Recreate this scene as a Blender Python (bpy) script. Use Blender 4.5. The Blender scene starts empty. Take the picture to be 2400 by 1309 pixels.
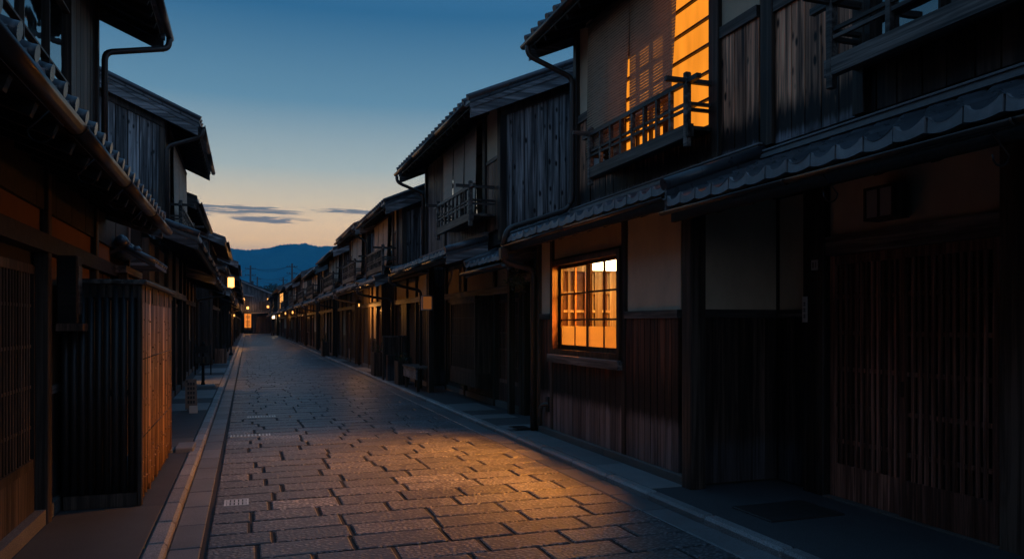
import bpy, math, random
from mathutils import Vector
RN = random.Random(11)
H = 1.55
sc = bpy.context.scene
COL = sc.collection
rad = math.radians

# ---------------------------------------------------------------- node helpers
def nmat(name):
    m = bpy.data.materials.new(name); m.use_nodes = True
    nt = m.node_tree; nt.nodes.clear()
    out = nt.nodes.new('ShaderNodeOutputMaterial')
    return m, nt, out
def N(nt, typ, ins=None, **at):
    n = nt.nodes.new('ShaderNode' + typ)
    for k, v in at.items(): setattr(n, k, v)
    for k, v in (ins or {}).items():
        if hasattr(v, 'is_output'): nt.links.new(v, n.inputs[k])
        else: n.inputs[k].default_value = v
    return n
def MATH(nt, op, a, b=None, c=None, clamp=False):
    n = nt.nodes.new('ShaderNodeMath'); n.operation = op; n.use_clamp = clamp
    for i, v in enumerate((a, b, c)):
        if v is None: continue
        if hasattr(v, 'is_output'): nt.links.new(v, n.inputs[i])
        else: n.inputs[i].default_value = v
    return n.outputs[0]
def MIXC(nt, f, a, b, blend='MIX'):
    n = nt.nodes.new('ShaderNodeMix'); n.data_type = 'RGBA'; n.blend_type = blend
    for i, v in ((0, f), (6, a), (7, b)):
        if hasattr(v, 'is_output'): nt.links.new(v, n.inputs[i])
        elif i == 0: n.inputs[i].default_value = v
        else: n.inputs[i].default_value = (*v, 1) if len(v) == 3 else v
    return n.outputs[2]
def RAMP(nt, f, stops, interp='LINEAR'):
    n = nt.nodes.new('ShaderNodeValToRGB'); n.color_ramp.interpolation = interp
    el = n.color_ramp.elements
    while len(el) < len(stops): el.new(0.5)
    for e, (p, c) in zip(el, stops):
        e.position = p; e.color = (*c, 1) if len(c) == 3 else c
    nt.links.new(f, n.inputs[0])
    return n.outputs[0]
def SMOOTH(nt, v, lo, hi):
    n = nt.nodes.new('ShaderNodeMapRange'); n.interpolation_type = 'SMOOTHSTEP'
    nt.links.new(v, n.inputs[0])
    n.inputs[1].default_value = lo; n.inputs[2].default_value = hi
    return n.outputs[0]
def RND(nt):
    n = nt.nodes.new('ShaderNodeAttribute'); n.attribute_name = 'rnd'
    return n.outputs['Fac']
def POS(nt): return nt.nodes.new('ShaderNodeNewGeometry').outputs['Position']
def VMUL(nt, v, s, off=None):
    n = nt.nodes.new('ShaderNodeVectorMath'); n.operation = 'MULTIPLY'
    nt.links.new(v, n.inputs[0]); n.inputs[1].default_value = s
    if off is not None:
        a = nt.nodes.new('ShaderNodeVectorMath'); a.operation = 'ADD'
        nt.links.new(n.outputs[0], a.inputs[0])
        c = nt.nodes.new('ShaderNodeCombineXYZ')
        for i, k in enumerate((37., 53., 29.)): nt.links.new(MATH(nt, 'MULTIPLY', off, k), c.inputs[i])
        nt.links.new(c.outputs[0], a.inputs[1]); return a.outputs[0]
    return n.outputs[0]
def NOISE(nt, v, scale=1., detail=3., rough=.55, dist=0.):
    return N(nt, 'TexNoise', {'Vector': v, 'Scale': scale, 'Detail': detail, 'Roughness': rough, 'Distortion': dist}).outputs['Fac']
def BUMP(nt, h, strength=.3, dist=.01):
    return N(nt, 'Bump', {'Height': h, 'Strength': strength, 'Distance': dist}).outputs[0]
def BSDF(nt, out, col, rough=.6, metal=0., normal=None, spec=.5):
    ins = {'Metallic': metal, 'Specular IOR Level': spec}
    p = N(nt, 'BsdfPrincipled', ins)
    for k, v in (('Base Color', col), ('Roughness', rough), ('Normal', normal)):
        if v is None: continue
        if hasattr(v, 'is_output'): nt.links.new(v, p.inputs[k])
        else: p.inputs[k].default_value = (*v, 1) if isinstance(v, tuple) else v
    nt.links.new(p.outputs[0], out.inputs[0])
    return p

def wood(name, dark, light, axis='z', rough=.62, knots=.0, scale=1., black=None, pale=None, bump=.5, spec=.35):
    """weathered timber, grain along one axis; black/pale = water stains (z, feather, amount)."""
    m, nt, out = nmat(name)
    p = POS(nt); r = RND(nt)
    k = {'z': (1, 1, .035), 'y': (1, .035, 1), 'x': (.035, 1, 1)}[axis]
    v1 = VMUL(nt, p, tuple(44 * scale * q for q in k), r)
    v2 = VMUL(nt, p, tuple(12 * scale * q for q in k), r)
    fine = NOISE(nt, v1, 1, 4, .6, .4); broad = NOISE(nt, v2, 1, 3, .5, .8)
    g = MATH(nt, 'ADD', MATH(nt, 'MULTIPLY', fine, .62), MATH(nt, 'MULTIPLY', broad, .5))
    c = RAMP(nt, g, [(.43, dark), (.55, tuple((a + b) * .34 for a, b in zip(dark, light))), (.67, light)])
    val = MATH(nt, 'MULTIPLY_ADD', r, .95, .5)
    if knots:
        kk = {'z': (1, 1, .42), 'y': (1, .42, 1), 'x': (.42, 1, 1)}[axis]
        vo = N(nt, 'TexVoronoi', {'Vector': VMUL(nt, p, tuple(8.5 * q for q in kk), r), 'Scale': 1.})
        kn = MATH(nt, 'SUBTRACT', 1, SMOOTH(nt, MATH(nt, 'ADD', vo.outputs['Distance'], MATH(nt, 'MULTIPLY', fine, .14)), .17, .31))
        c = MIXC(nt, MATH(nt, 'MULTIPLY', kn, knots), c, tuple(q * .25 for q in dark))
    z = N(nt, 'SeparateXYZ', {0: p}).outputs[2]
    st = NOISE(nt, VMUL(nt, p, (24, 24, .7), r), 1, 5, .7)
    if black:
        zz = MATH(nt, 'MULTIPLY_ADD', MATH(nt, 'SUBTRACT', st, .5), black[1] * 4.2, z)
        f = MATH(nt, 'SUBTRACT', 1, SMOOTH(nt, zz, black[0] - black[1], black[0] + black[1]))
        c = MIXC(nt, MATH(nt, 'MULTIPLY', f, black[2]), c, (.004, .0035, .0035))
    if pale:
        zz = MATH(nt, 'MULTIPLY_ADD', MATH(nt, 'SUBTRACT', st, .5), pale[1] * 3.4, z)
        f = MATH(nt, 'SUBTRACT', 1, SMOOTH(nt, zz, pale[0] - pale[1], pale[0] + pale[1]))
        pc = MIXC(nt, SMOOTH(nt, g, .40, .68), tuple(q * .45 for q in pale[3]), tuple(q * 1.5 for q in pale[3]))
        c = MIXC(nt, MATH(nt, 'MULTIPLY', f, pale[2]), c, pc)
    c = MIXC(nt, 1, c, N(nt, 'CombineColor', {0: val, 1: val, 2: val}).outputs[0], 'MULTIPLY')
    BSDF(nt, out, c, rough, 0, BUMP(nt, g, bump, .006), spec)
    return m

def plaster(name, c, var=.34):
    m, nt, out = nmat(name)
    p = POS(nt)
    a = NOISE(nt, VMUL(nt, p, (2.6, 2.6, 1.3)), 1, 6, .7); b = NOISE(nt, p, 60, 3, .6)
    col = MIXC(nt, a, tuple(q * (1 - var) for q in c), tuple(q * (1 + var) for q in c))
    BSDF(nt, out, col, .9, 0, BUMP(nt, b, .25, .004), .2)
    return m
def simple(name, c, rough=.6, metal=0., var=.3, scale=18., bump=.15, spec=.5):
    m, nt, out = nmat(name)
    p = POS(nt); r = RND(nt)
    a = NOISE(nt, p, scale, 4, .6)
    col = MIXC(nt, a, tuple(q * (1 - var) for q in c), tuple(q * (1 + var) for q in c))
    val = MATH(nt, 'MULTIPLY_ADD', r, .5, .75)
    col = MIXC(nt, 1, col, N(nt, 'CombineColor', {0: val, 1: val, 2: val}).outputs[0], 'MULTIPLY')
    BSDF(nt, out, col, MATH(nt, 'MULTIPLY_ADD', a, .25, rough - .12), metal, BUMP(nt, a, bump, .01), spec)
    return m
def granite(name, c, rough=.55, speck=.5, bump=.3):
    m, nt, out = nmat(name)
    p = POS(nt); r = RND(nt)
    a = NOISE(nt, p, 140, 2, .7); b = NOISE(nt, p, 2.2, 4, .6)
    val = MATH(nt, 'MULTIPLY', MATH(nt, 'MULTIPLY_ADD', r, .45, .75), MATH(nt, 'MULTIPLY_ADD', b, .7, .62))
    col = MIXC(nt, SMOOTH(nt, a, .38, .64), tuple(q * (1 - speck) for q in c), tuple(q * (1 + speck * .6) for q in c))
    col = MIXC(nt, 1, col, N(nt, 'CombineColor', {0: val, 1: val, 2: val}).outputs[0], 'MULTIPLY')
    BSDF(nt, out, col, rough, 0, BUMP(nt, a, bump, .006), .5)
    return m
def emit(name, c, s, var=0., grad=None):
    m, nt, out = nmat(name)
    col = None
    e = N(nt, 'Emission', {'Color': (*c, 1), 'Strength': s})
    if var:
        a = NOISE(nt, VMUL(nt, POS(nt), (4.5, 4.5, .8)), 1, 3, .5)
        nt.links.new(MATH(nt, 'MULTIPLY', MATH(nt, 'MULTIPLY_ADD', MATH(nt, 'SUBTRACT', a, .5), 2 * var, 1), s), e.inputs[1])
    nt.links.new(e.outputs[0], out.inputs[0])
    return m
def paving_mat():
    m, nt, out = nmat('paving_stone')
    p = POS(nt); r = RND(nt)
    d = N(nt, 'TexVoronoi', {'Vector': VMUL(nt, p, (26, 44, 30), r), 'Scale': 1., 'Randomness': .8}).outputs['Distance']
    fine = NOISE(nt, p, 75, 3, .65); big = NOISE(nt, p, .7, 3, .6); mid = NOISE(nt, VMUL(nt, p, (5, 5, 5), r), 1, 4, .6)
    pit = SMOOTH(nt, d, .20, .55)
    base = RAMP(nt, r, [(0, (.20, .208, .22)), (.5, (.285, .293, .305)), (.95, (.40, .405, .415)), (.965, (.56, .565, .57)), (1, (.62, .62, .62))])
    val = MATH(nt, 'MULTIPLY', MATH(nt, 'MULTIPLY_ADD', mid, .7, .62), MATH(nt, 'MULTIPLY_ADD', big, .5, .75))
    col = MIXC(nt, 1, base, N(nt, 'CombineColor', {0: val, 1: val, 2: val}).outputs[0], 'MULTIPLY')
    sp = SMOOTH(nt, fine, .36, .62)
    col = MIXC(nt, MATH(nt, 'MULTIPLY', MATH(nt, 'SUBTRACT', 1, sp), .55), col, (.04, .041, .043))
    st = SMOOTH(nt, NOISE(nt, p, 1.9, 5, .7), .52, .70)
    col = MIXC(nt, MATH(nt, 'MULTIPLY', st, .4), col, (.05, .048, .045))
    col = MIXC(nt, MATH(nt, 'MULTIPLY', pit, .80), col, (.026, .026, .027))
    hgt = MATH(nt, 'ADD', MATH(nt, 'SUBTRACT', 1, pit), MATH(nt, 'MULTIPLY', fine, .3))
    rough = MATH(nt, 'MULTIPLY_ADD', mid, .22, .36)
    BSDF(nt, out, col, rough, 0, BUMP(nt, hgt, .75, .008), .55)
    return m
def blind_mat(name, c, pitch=.012, trans=.22):
    """reed blind: thin reeds with light leaking between them."""
    m, nt, out = nmat(name)
    p = POS(nt)
    z = N(nt, 'SeparateXYZ', {0: p}).outputs[2]
    n = NOISE(nt, VMUL(nt, p, (3, 3, 90)), 1, 3, .6)
    n2 = NOISE(nt, VMUL(nt, p, (9, 9, 30)), 1, 3, .6)
    w = MATH(nt, 'FRACT', MATH(nt, 'MULTIPLY_ADD', n2, .5, MATH(nt, 'DIVIDE', z, pitch)))
    gap = SMOOTH(nt, w, .70, .86)
    col = MIXC(nt, n, tuple(q * .55 for q in c), tuple(q * 1.45 for q in c))
    col = MIXC(nt, MATH(nt, 'MULTIPLY', gap, .6), col, tuple(q * .3 for q in c))
    d = N(nt, 'BsdfDiffuse', {'Color': col, 'Normal': BUMP(nt, w, .6, .004)})
    t = N(nt, 'BsdfTranslucent', {'Color': col})
    a = N(nt, 'MixShader', {0: .22, 1: d.outputs[0], 2: t.outputs[0]})
    tr = N(nt, 'BsdfTransparent')
    f = MATH(nt, 'MULTIPLY_ADD', gap, trans * 2.2, trans * .35)
    b = N(nt, 'MixShader', {0: f, 1: a.outputs[0], 2: tr.outputs[0]})
    nt.links.new(b.outputs[0], out.inputs[0])
    return m
def glass_mat(name, tint=(.9, .95, .95), mirror=.12):
    m, nt, out = nmat(name)
    fc = N(nt, 'LayerWeight', {'Blend': .5}).outputs['Facing']
    fr = MATH(nt, 'MULTIPLY_ADD', MATH(nt, 'POWER', fc, 5.), .9, .04)
    nz = NOISE(nt, POS(nt), 1.6, 2, .5)
    g = N(nt, 'BsdfGlossy', {'Color': (.9, .93, .95, 1), 'Roughness': .03, 'Normal': BUMP(nt, nz, .12, .05)})
    t = N(nt, 'BsdfTransparent', {'Color': (*tint, 1)})
    f = MATH(nt, 'ADD', fr, mirror, clamp=True)
    mx = N(nt, 'MixShader', {0: f, 1: t.outputs[0], 2: g.outputs[0]})
    nt.links.new(mx.outputs[0], out.inputs[0])
    return m
def paper_mat(name, c):
    m, nt, out = nmat(name)
    a = NOISE(nt, POS(nt), 30, 3, .6)
    col = MIXC(nt, a, tuple(q * .85 for q in c), c)
    d = N(nt, 'BsdfDiffuse', {'Color': col}); t = N(nt, 'BsdfTranslucent', {'Color': col})
    x = N(nt, 'MixShader', {0: .5, 1: d.outputs[0], 2: t.outputs[0]})
    nt.links.new(x.outputs[0], out.inputs[0])
    return m

M = {}
M['black_board'] = wood('charred_board', (.016, .016, .018), (.17, .165, .168), 'z', .58, .8, .8)
M['grey_board'] = wood('weathered_grey_board', (.022, .022, .025), (.40, .385, .39), 'z', .6, .95, .7, black=(1.95*H, .25, .6))
M['brown_board'] = wood('brown_cedar_board', (.016, .010, .008), (.98, .43, .24), 'z', .6, .98, .55, black=(2.235*H, .11, .975), pale=(2.07*H, .045, .85, (.17, .155, .17)))
M['dado_board'] = wood('red_brown_dado_board', (.010, .004, .003), (.20, .066, .034), 'z', .55, .3, .8, black=(.66*H, .2, .985), pale=(.385*H, .07, .95, (.15, .112, .103)))
M['dado_dark'] = wood('dark_dado_board', (.008, .006, .005), (.10, .060, .045), 'z', .6, .3, .8, pale=(.28*H, .09, .7, (.06, .058, .062)))
M['timber'] = wood('dark_timber_upright', (.014, .010, .008), (.10, .068, .05), 'z', .55, .2, .7)
M['beam'] = wood('dark_timber_beam', (.02, .017, .015), (.19, .155, .135), 'y', .55, .3, .7)
M['beam_x'] = wood('dark_timber_crossbeam', (.016, .014, .013), (.13, .11, .10), 'x', .55, .2, .7)
M['barge'] = wood('grey_barge_board', (.05, .052, .056), (.30, .30, .31), 'x', .6, .2, .7)
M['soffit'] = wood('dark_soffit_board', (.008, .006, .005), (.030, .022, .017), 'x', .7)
M['red_wood'] = wood('stained_lattice_wood', (.07, .028, .018), (.36, .155, .105), 'z', .5, 0, 1)
M['warm_wood'] = wood('pale_cypress_wood', (.36, .22, .10), (.66, .45, .24), 'z', .85, .2, .7, spec=.1)
M['warm_strip'] = wood('warm_brown_shutter_board', (.07, .035, .022), (.42, .22, .145), 'z', .55, .4, .7)
M['plaster'] = plaster('ochre_earth_plaster', (.48, .35, .22))
M['plaster_grey'] = plaster('grey_beige_plaster', (.62, .50, .36))
M['plaster_room'] = plaster('warm_room_plaster', (.66, .46, .25), .08)
M['tile'] = simple('grey_roof_tile', (.058, .066, .076), .30, 0, .4, 9, .2, .5)
M['tile_lip'] = simple('pale_tile_lip', (.22, .22, .225), .5, 0, .45, 14, .3, .4)
M['copper'] = simple('dark_copper_gutter', (.05, .036, .03), .36, .25, .4, 6, .1)
M['pipe'] = simple('brown_downpipe', (.05, .04, .036), .42, .2, .3, 6, .05)
M['iron'] = simple('dark_iron', (.03, .03, .032), .45, .7, .3, 20, .1)
M['steel'] = simple('worn_steel_grate', (.55, .53, .5), .4, .6, .3, 20, .1)
M['granite'] = granite('grey_granite', (.24, .235, .23))
M['granite_dark'] = granite('weathered_base_granite', (.17, .155, .14), .7)
M['kerb_stone'] = granite('pale_kerb_granite', (.28, .278, .275))
M['gutter_stone'] = granite('gutter_slab_granite', (.155, .16, .165), .5, .35)
M['concrete'] = granite('pale_concrete', (.20, .205, .205), .7, .12, .15)
M['concrete_dark'] = granite('grey_concrete_path', (.095, .088, .08), .75, .25, .2)
M['asphalt'] = granite('dark_asphalt_path', (.055, .056, .06), .8, .6, .5)
M['joint'] = simple('dark_joint_mortar', (.016, .015, .014), .8, 0, .4, 40, .3)
M['soil'] = simple('ground_soil', (.045, .042, .036), .95, 0, .4, .8, .3)
M['paving'] = paving_mat()
M['blind'] = blind_mat('brown_reed_blind', (.54, .385, .27), .034, .28)
M['blind_pale'] = blind_mat('pale_reed_blind', (.84, .67, .53), .030, .03)
M['glass'] = glass_mat('window_glass', mirror=.02)
M['glass_dark'] = glass_mat('reflective_window_glass', (.35, .38, .4), .22)
M['paper'] = paper_mat('frosted_window_paper', (.95, .84, .40))
M['shoji_lit'] = emit('lit_paper_pane', (1.0, .30, .022), 1.0, .5)
M['window_lit'] = emit('far_lit_window_pane', (1.0, .42, .10), 1.5, .5)
M['lamp_hot'] = emit('glowing_lamp_shade', (1.0, .43, .085), 5.5)
M['lamp_mid'] = emit('small_lamp_glow', (1.0, .42, .10), 2.2)
M['lamp_white'] = emit('white_lamp_glow', (1.0, .72, .42), 4)
M['sign_lit'] = emit('backlit_sign_face', (1.0, .27, .04), .9)
M['bulb'] = emit('ceiling_lamp_globe', (1.0, .72, .38), 9)
M['dark_pane'] = simple('unlit_lamp_paper', (.30, .30, .30), .5, 0, .1, 20, .05)
M['bamboo'] = wood('split_bamboo', (.20, .10, .05), (.70, .40, .22), 'z', .5, .25, .8, spec=.3)
M['bamboo_dark'] = simple('dark_bamboo_pole', (.017, .017, .017), .5, 0, .4, 8, .1)
M['white'] = simple('off_white_card', (.5, .48, .45), .6, 0, .1, 20, .05)
M['ink'] = simple('black_ink', (.02, .018, .016), .6, 0, .1, 20, .0)
M['leaf'] = simple('dark_green_leaf', (.035, .055, .025), .5, 0, .5, 8, .1)
M['leaf_far'] = simple('far_tree_leaf', (.03, .045, .03), .7, 0, .5, 3, .1)
M['clay'] = simple('grey_clay_pot', (.09, .075, .065), .6, 0, .3, 12, .1)
M['plaster_red'] = plaster('red_brown_earth_plaster', (.19, .095, .05))
M['core'] = simple('dark_house_core', (.035, .028, .022), .9, 0, .3, 3, .1)  # dark timber and plaster core of the houses

# ---------------------------------------------------------------- mesh helper
class MB:
    """collects shapes into one mesh; 'a' is the distance from the street axis (x = side*a)."""
    def __init__(s, side=1):
        s.v = []; s.f = []; s.r = []; s.sm = []; s.side = side
    def add(s, vs, fs, rnd=None, sm=False):
        n = len(s.v); g = s.side
        s.v += [(g * x, y, z) for x, y, z in vs]
        rr = RN.random() if rnd is None else rnd
        for f in fs:
            s.f.append(tuple(n + i for i in f)); s.r.append(rr); s.sm.append(sm)
        return s
    def box(s, x0, x1, y0, y1, z0, z1, rnd=None):
        return s.add([(x0,y0,z0),(x1,y0,z0),(x1,y1,z0),(x0,y1,z0),(x0,y0,z1),(x1,y0,z1),(x1,y1,z1),(x0,y1,z1)],
              [(0,3,2,1),(4,5,6,7),(0,1,5,4),(1,2,6,5),(2,3,7,6),(3,0,4,7)], rnd)
    def cbox(s, x0, x1, y0, y1, z0, z1, c=.006, rnd=None):
        """box with chamfered vertical and top edges"""
        vs = []; fs = []
        def ring(z, k):
            b = len(vs); i = k; o = max(k, c)
            vs.extend([(x0+o,y0+i,z),(x1-o,y0+i,z),(x1-i,y0+o,z),(x1-i,y1-o,z),(x1-o,y1-i,z),(x0+o,y1-i,z),(x0+i,y1-o,z),(x0+i,y0+o,z)])
            return b
        rs = [ring(z0, 0), ring(z1 - c, 0), ring(z1, c)]
        for a, b in zip(rs, rs[1:]):
            for i in range(8): fs.append((a+i, a+(i+1)%8, b+(i+1)%8, b+i))
        fs.append(tuple(rs[-1]+i for i in range(8))); fs.append(tuple(rs[0]+7-i for i in range(8)))
        return s.add(vs, fs, rnd)
    def bar(s, p, q, w, h, rnd=None):
        """straight bar from p to q, w sideways, h upright"""
        p = Vector(p); q = Vector(q); d = (q - p).normalized()
        up = Vector((0,0,1)) if abs(d.z) < .95 else Vector((0,1,0))
        sd = d.cross(up).normalized() * w / 2; u = sd.cross(d).normalized() * h / 2
        vs = [tuple(e + a * sd + b * u) for e in (p, q) for a, b in ((-1,-1),(1,-1),(1,1),(-1,1))]
        return s.add(vs, [(0,1,2,3),(7,6,5,4),(0,4,5,1),(1,5,6,2),(2,6,7,3),(3,7,4,0)], rnd)
    def tube(s, pts, r, n=8, rnd=None, cap=True, radii=None):
        pts = [Vector(p) for p in pts]; vs = []; fs = []
        prev = None
        for i, p in enumerate(pts):
            d = (pts[min(i+1, len(pts)-1)] - pts[max(i-1, 0)]).normalized()
            if prev is None:
                up = Vector((0,0,1)) if abs(d.z) < .9 else Vector((1,0,0))
                a = d.cross(up).normalized()
            else:
                a = (prev - d * prev.dot(d)).normalized()
            prev = a; b = d.cross(a)
            rr = radii[i] if radii else r
            for k in range(n):
                t = 2 * math.pi * k / n
                vs.append(tuple(p + a * (rr * math.cos(t)) + b * (rr * math.sin(t))))
        for i in range(len(pts) - 1):
            for k in range(n):
                k2 = (k + 1) % n
                fs.append((i*n+k, i*n+k2, (i+1)*n+k2, (i+1)*n+k))
        s.add(vs, fs, rnd, True); r_ = s.r[-1]
        if cap:
            m = len(s.v) - len(vs)
            s.f.append(tuple(m + k for k in range(n))[::-1]); s.r.append(r_); s.sm.append(False)
            e = m + (len(pts)-1) * n
            s.f.append(tuple(e + k for k in range(n))); s.r.append(r_); s.sm.append(False)
        return s
    def prism(s, prof, y0, y1, rnd=None):
        """(a,z) outline pushed along y"""
        n = len(prof)
        vs = [(x, y0, z) for x, z in prof] + [(x, y1, z) for x, z in prof]
        return s.add(vs, [tuple(range(n))[::-1], tuple(range(n, 2*n))] + [(i, (i+1)%n, n+(i+1)%n, n+i) for i in range(n)], rnd)
    def prismx(s, prof, x0, x1, rnd=None):
        n = len(prof)
        vs = [(x0, y, z) for y, z in prof] + [(x1, y, z) for y, z in prof]
        return s.add(vs, [tuple(range(n))[::-1], tuple(range(n, 2*n))] + [(i, (i+1)%n, n+(i+1)%n, n+i) for i in range(n)], rnd)
    def lathe(s, c, prof, n=16, rnd=None, sm=True):
        vs = []; fs = []
        for r, z in prof:
            for k in range(n):
                t = 2*math.pi*k/n; vs.append((c[0]+r*math.cos(t), c[1]+r*math.sin(t), c[2]+z))
        for i in range(len(prof)-1):
            for k in range(n):
                k2 = (k+1) % n; fs.append((i*n+k, i*n+k2, (i+1)*n+k2, (i+1)*n+k))
        fs.append(tuple(range(n))[::-1]); fs.append(tuple((len(prof)-1)*n + k for k in range(n)))
        return s.add(vs, fs, rnd, sm)
    def build(s, name, mat, parent=None, label=None, bevel=0):
        o0 = Vector((0,0,0))
        if parent is not None:
            q = parent
            while q is not None: o0 += q.location; q = q.parent
        me = bpy.data.meshes.new(name)
        me.from_pydata([(x - o0.x, y - o0.y, z - o0.z) for x, y, z in s.v], [], s.f)
        at = me.attributes.new('rnd', 'FLOAT', 'FACE'); at.data.foreach_set('value', s.r)
        me.polygons.foreach_set('use_smooth', s.sm)
        me.materials.append(M[mat] if isinstance(mat, str) else mat)
        ob = bpy.data.objects.new(name, me); COL.objects.link(ob)
        if parent is not None: ob.parent = parent
        if label: ob['label'] = label
        if bevel:
            b = ob.modifiers.new('edge', 'BEVEL'); b.width = bevel; b.segments = 2; b.limit_method = 'ANGLE'
        return ob

def thing(name, loc, label, cat, group=None):
    o = bpy.data.objects.new(name, None); o.empty_display_size = .2
    o.location = loc; COL.objects.link(o)
    o['label'] = label; o['category'] = cat
    if group: o['group'] = group
    return o
def tag(o, label, cat, group=None):
    o['label'] = label; o['category'] = cat
    if group: o['group'] = group
    return o
def struct(o, kind='structure'):
    o['kind'] = kind
    return o
def recentre(o, c):
    """give a one-mesh thing an origin at its base"""
    c = Vector(c)
    for v in o.data.vertices: v.co -= c
    o.location = c
    return o

# ---------------------------------------------------------------- building parts
def boards_front(mb, a, y0, y1, z0, z1, w=.2, t=.022, gap=.012, jit=.006):
    y = y0
    while y < y1 - .02:
        e = min(y + w * RN.uniform(.88, 1.12), y1)
        if y1 - e < .06: e = y1
        d = RN.uniform(0, jit)
        mb.box(a + d, a + t + .02, y + gap/2, e - gap/2, z0, z1)
        y = e
def boards_side(mb, y, a0, a1, z0, ztop, w=.2, t=.022, gap=.014, jit=.006, zbot=None):
    a = a0
    while a < a1 - .02:
        e = min(a + w * RN.uniform(.88, 1.12), a1)
        if a1 - e < .06: e = a1
        d = RN.uniform(0, jit); b0, b1 = a + gap/2, e - gap/2
        q0 = zbot(b0) if zbot else z0; q1 = zbot(b1) if zbot else z0
        vs = []
        for yy in (y + d, y + t + .02):
            vs += [(b0,yy,q0),(b1,yy,q1),(b1,yy,ztop(b1)),(b0,yy,ztop(b0))]
        mb.add(vs, [(0,1,2,3),(7,6,5,4),(0,4,5,1),(1,5,6,2),(2,6,7,3),(3,7,4,0)])
        a = e
def wave(p):
    p %= 1.0
    if p < .16: return 1 - (p/.16)**2 * .10 if p < .05 else .98 - (p-.05)/.11*.30
    q = (p - .58) / .42
    return .12 + .55*q*q if q < 0 else .12 + .80*q*q
def tiles(mb, lip, a0, z0, a1, z1, y0, y1, pitch=.25, rows=5, amp=.045, m=8, th=.026, face=.024):
    """pantiled slope from eave (a0,z0) to top (a1,z1): stepped rows of S-shaped tiles, deep lip at the eave"""
    n = max(1, round((y1 - y0) / pitch)); pitch = (y1 - y0) / n
    ys = [y0 + pitch * i / m for i in range(n * m + 1)]
    ws = [amp * wave(i / m) for i in range(n * m + 1)]
    for r in range(rows):
        t0 = r / rows; t1 = min(1.0, (r + 1.12) / rows)
        vs = []
        cnt = len(ys)
        for tt, lift in ((t0, th), (t1, 0)):
            aa = a0 + (a1-a0)*tt; zz = z0 + (z1-z0)*tt
            vs += [(aa, y, zz + w + lift) for y, w in zip(ys, ws)]
        for i in range(n):
            q = [(j, j+1, cnt+j+1, cnt+j) for j in range(i*m, (i+1)*m)]
            base = len(mb.v)
            sub = [vs[j] for j in range(i*m, (i+1)*m+1)] + [vs[cnt+j] for j in range(i*m, (i+1)*m+1)]
            mb.add(sub, [(j, j+1, m+1+j+1, m+1+j) for j in range(m)], None, True)
        tgt = lip if r == 0 else mb
        drop = face if r == 0 else th
        aa = a0 + (a1-a0)*t0; zz = z0 + (z1-z0)*t0
        for i in range(n):
            jz = RN.uniform(-.004, .004) if r == 0 else 0; ja = RN.uniform(-.008, .004) if r == 0 else 0; e_ = .007 if r == 0 else 0
            yy_ = [ys[i*m] + e_ + (ys[(i+1)*m] - ys[i*m] - 2*e_)*q/m for q in range(m+1)]
            if r == 0:
                zz0 = zz + jz; aa0 = aa + ja
                tp = [(aa0, yy_[q], zz0 + ws[i*m+q] + th) for q in range(m+1)]; bt = [(aa0-.004, yy_[q], zz0 - face + .30*ws[i*m+q]) for q in range(m+1)]
                bk = [(aa0+.06, y, z) for _, y, z in tp]; bb_ = [(aa0+.06, y, z) for _, y, z in bt]
                n1 = m + 1; f_ = []
                for q in range(m): f_ += [(q, n1+q, n1+q+1, q+1), (q, q+1, 2*n1+q+1, 2*n1+q), (n1+q, 3*n1+q, 3*n1+q+1, n1+q+1)]
                f_ += [(0, 2*n1, 3*n1, n1), (m, n1+m, 3*n1+m, 2*n1+m)]
                tgt.add(tp + bt + bk + bb_, f_, None, False)
                continue
            top = [(aa, ys[j], zz + ws[j] + th) for j in range(i*m, (i+1)*m+1)]
            if r == 0: bot = [(aa - .004, ys[j], zz - face + .35*ws[j]) for j in range(i*m, (i+1)*m+1)]
            else: bot = [(aa, ys[j], zz + ws[j] - .004) for j in range(i*m, (i+1)*m+1)]
            tgt.add(top + bot, [(j, m+1+j, m+1+j+1, j+1) for j in range(m)], None, False)
def half_gutter(mb, a, z, y0, y1, r=.055, n=7, step=None):
    segs = 1 if not step else max(1, int((y1-y0)/step))
    for q in range(segs):
        ya = y0 + (y1-y0)*q/segs; yb = y0 + (y1-y0)*(q+1)/segs
        vs = []
        for rr in (r, r - .006):
            for y in (ya, yb):
                for k in range(n+1):
                    t = math.pi * k / n
                    vs.append((a - rr*math.cos(t), y, z - rr*math.sin(t)))
        m = n + 1; f = []
        for k in range(n):
            f += [(k, k+1, m+k+1, m+k), (2*m+k+1, 2*m+k, 3*m+k, 3*m+k+1)]
        f += [(0, m, 3*m, 2*m), (n, 2*m+n, 3*m+n, m+n)]
        f += [(k, 2*m+k, 2*m+k+1, k+1) for k in range(n)] + [(m+k, m+k+1, 3*m+k+1, 3*m+k) for k in range(n)]
        mb.add(vs, f, None, True)
        if segs > 1 and q:
            mb.tube([(a - (r+.004)*math.cos(math.pi*k/8), ya, z - (r+.004)*math.sin(math.pi*k/8)) for k in range(9)], .006, 5)
def bend(p0, p1, p2, k=4, r=.12):
    """rounded corner at p1"""
    p0, p1, p2 = Vector(p0), Vector(p1), Vector(p2)
    a = p1 + (p0-p1).normalized()*r; b = p1 + (p2-p1).normalized()*r
    return [tuple(a*(1-t)**2 + p1*2*t*(1-t) + b*t*t) for t in [i/k for i in range(k+1)]]
def pipe_path(pts, r=.12):
    out = [pts[0]]
    for i in range(1, len(pts)-1): out += bend(pts[i-1], pts[i], pts[i+1], 4, r)
    return out + [pts[-1]]
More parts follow.
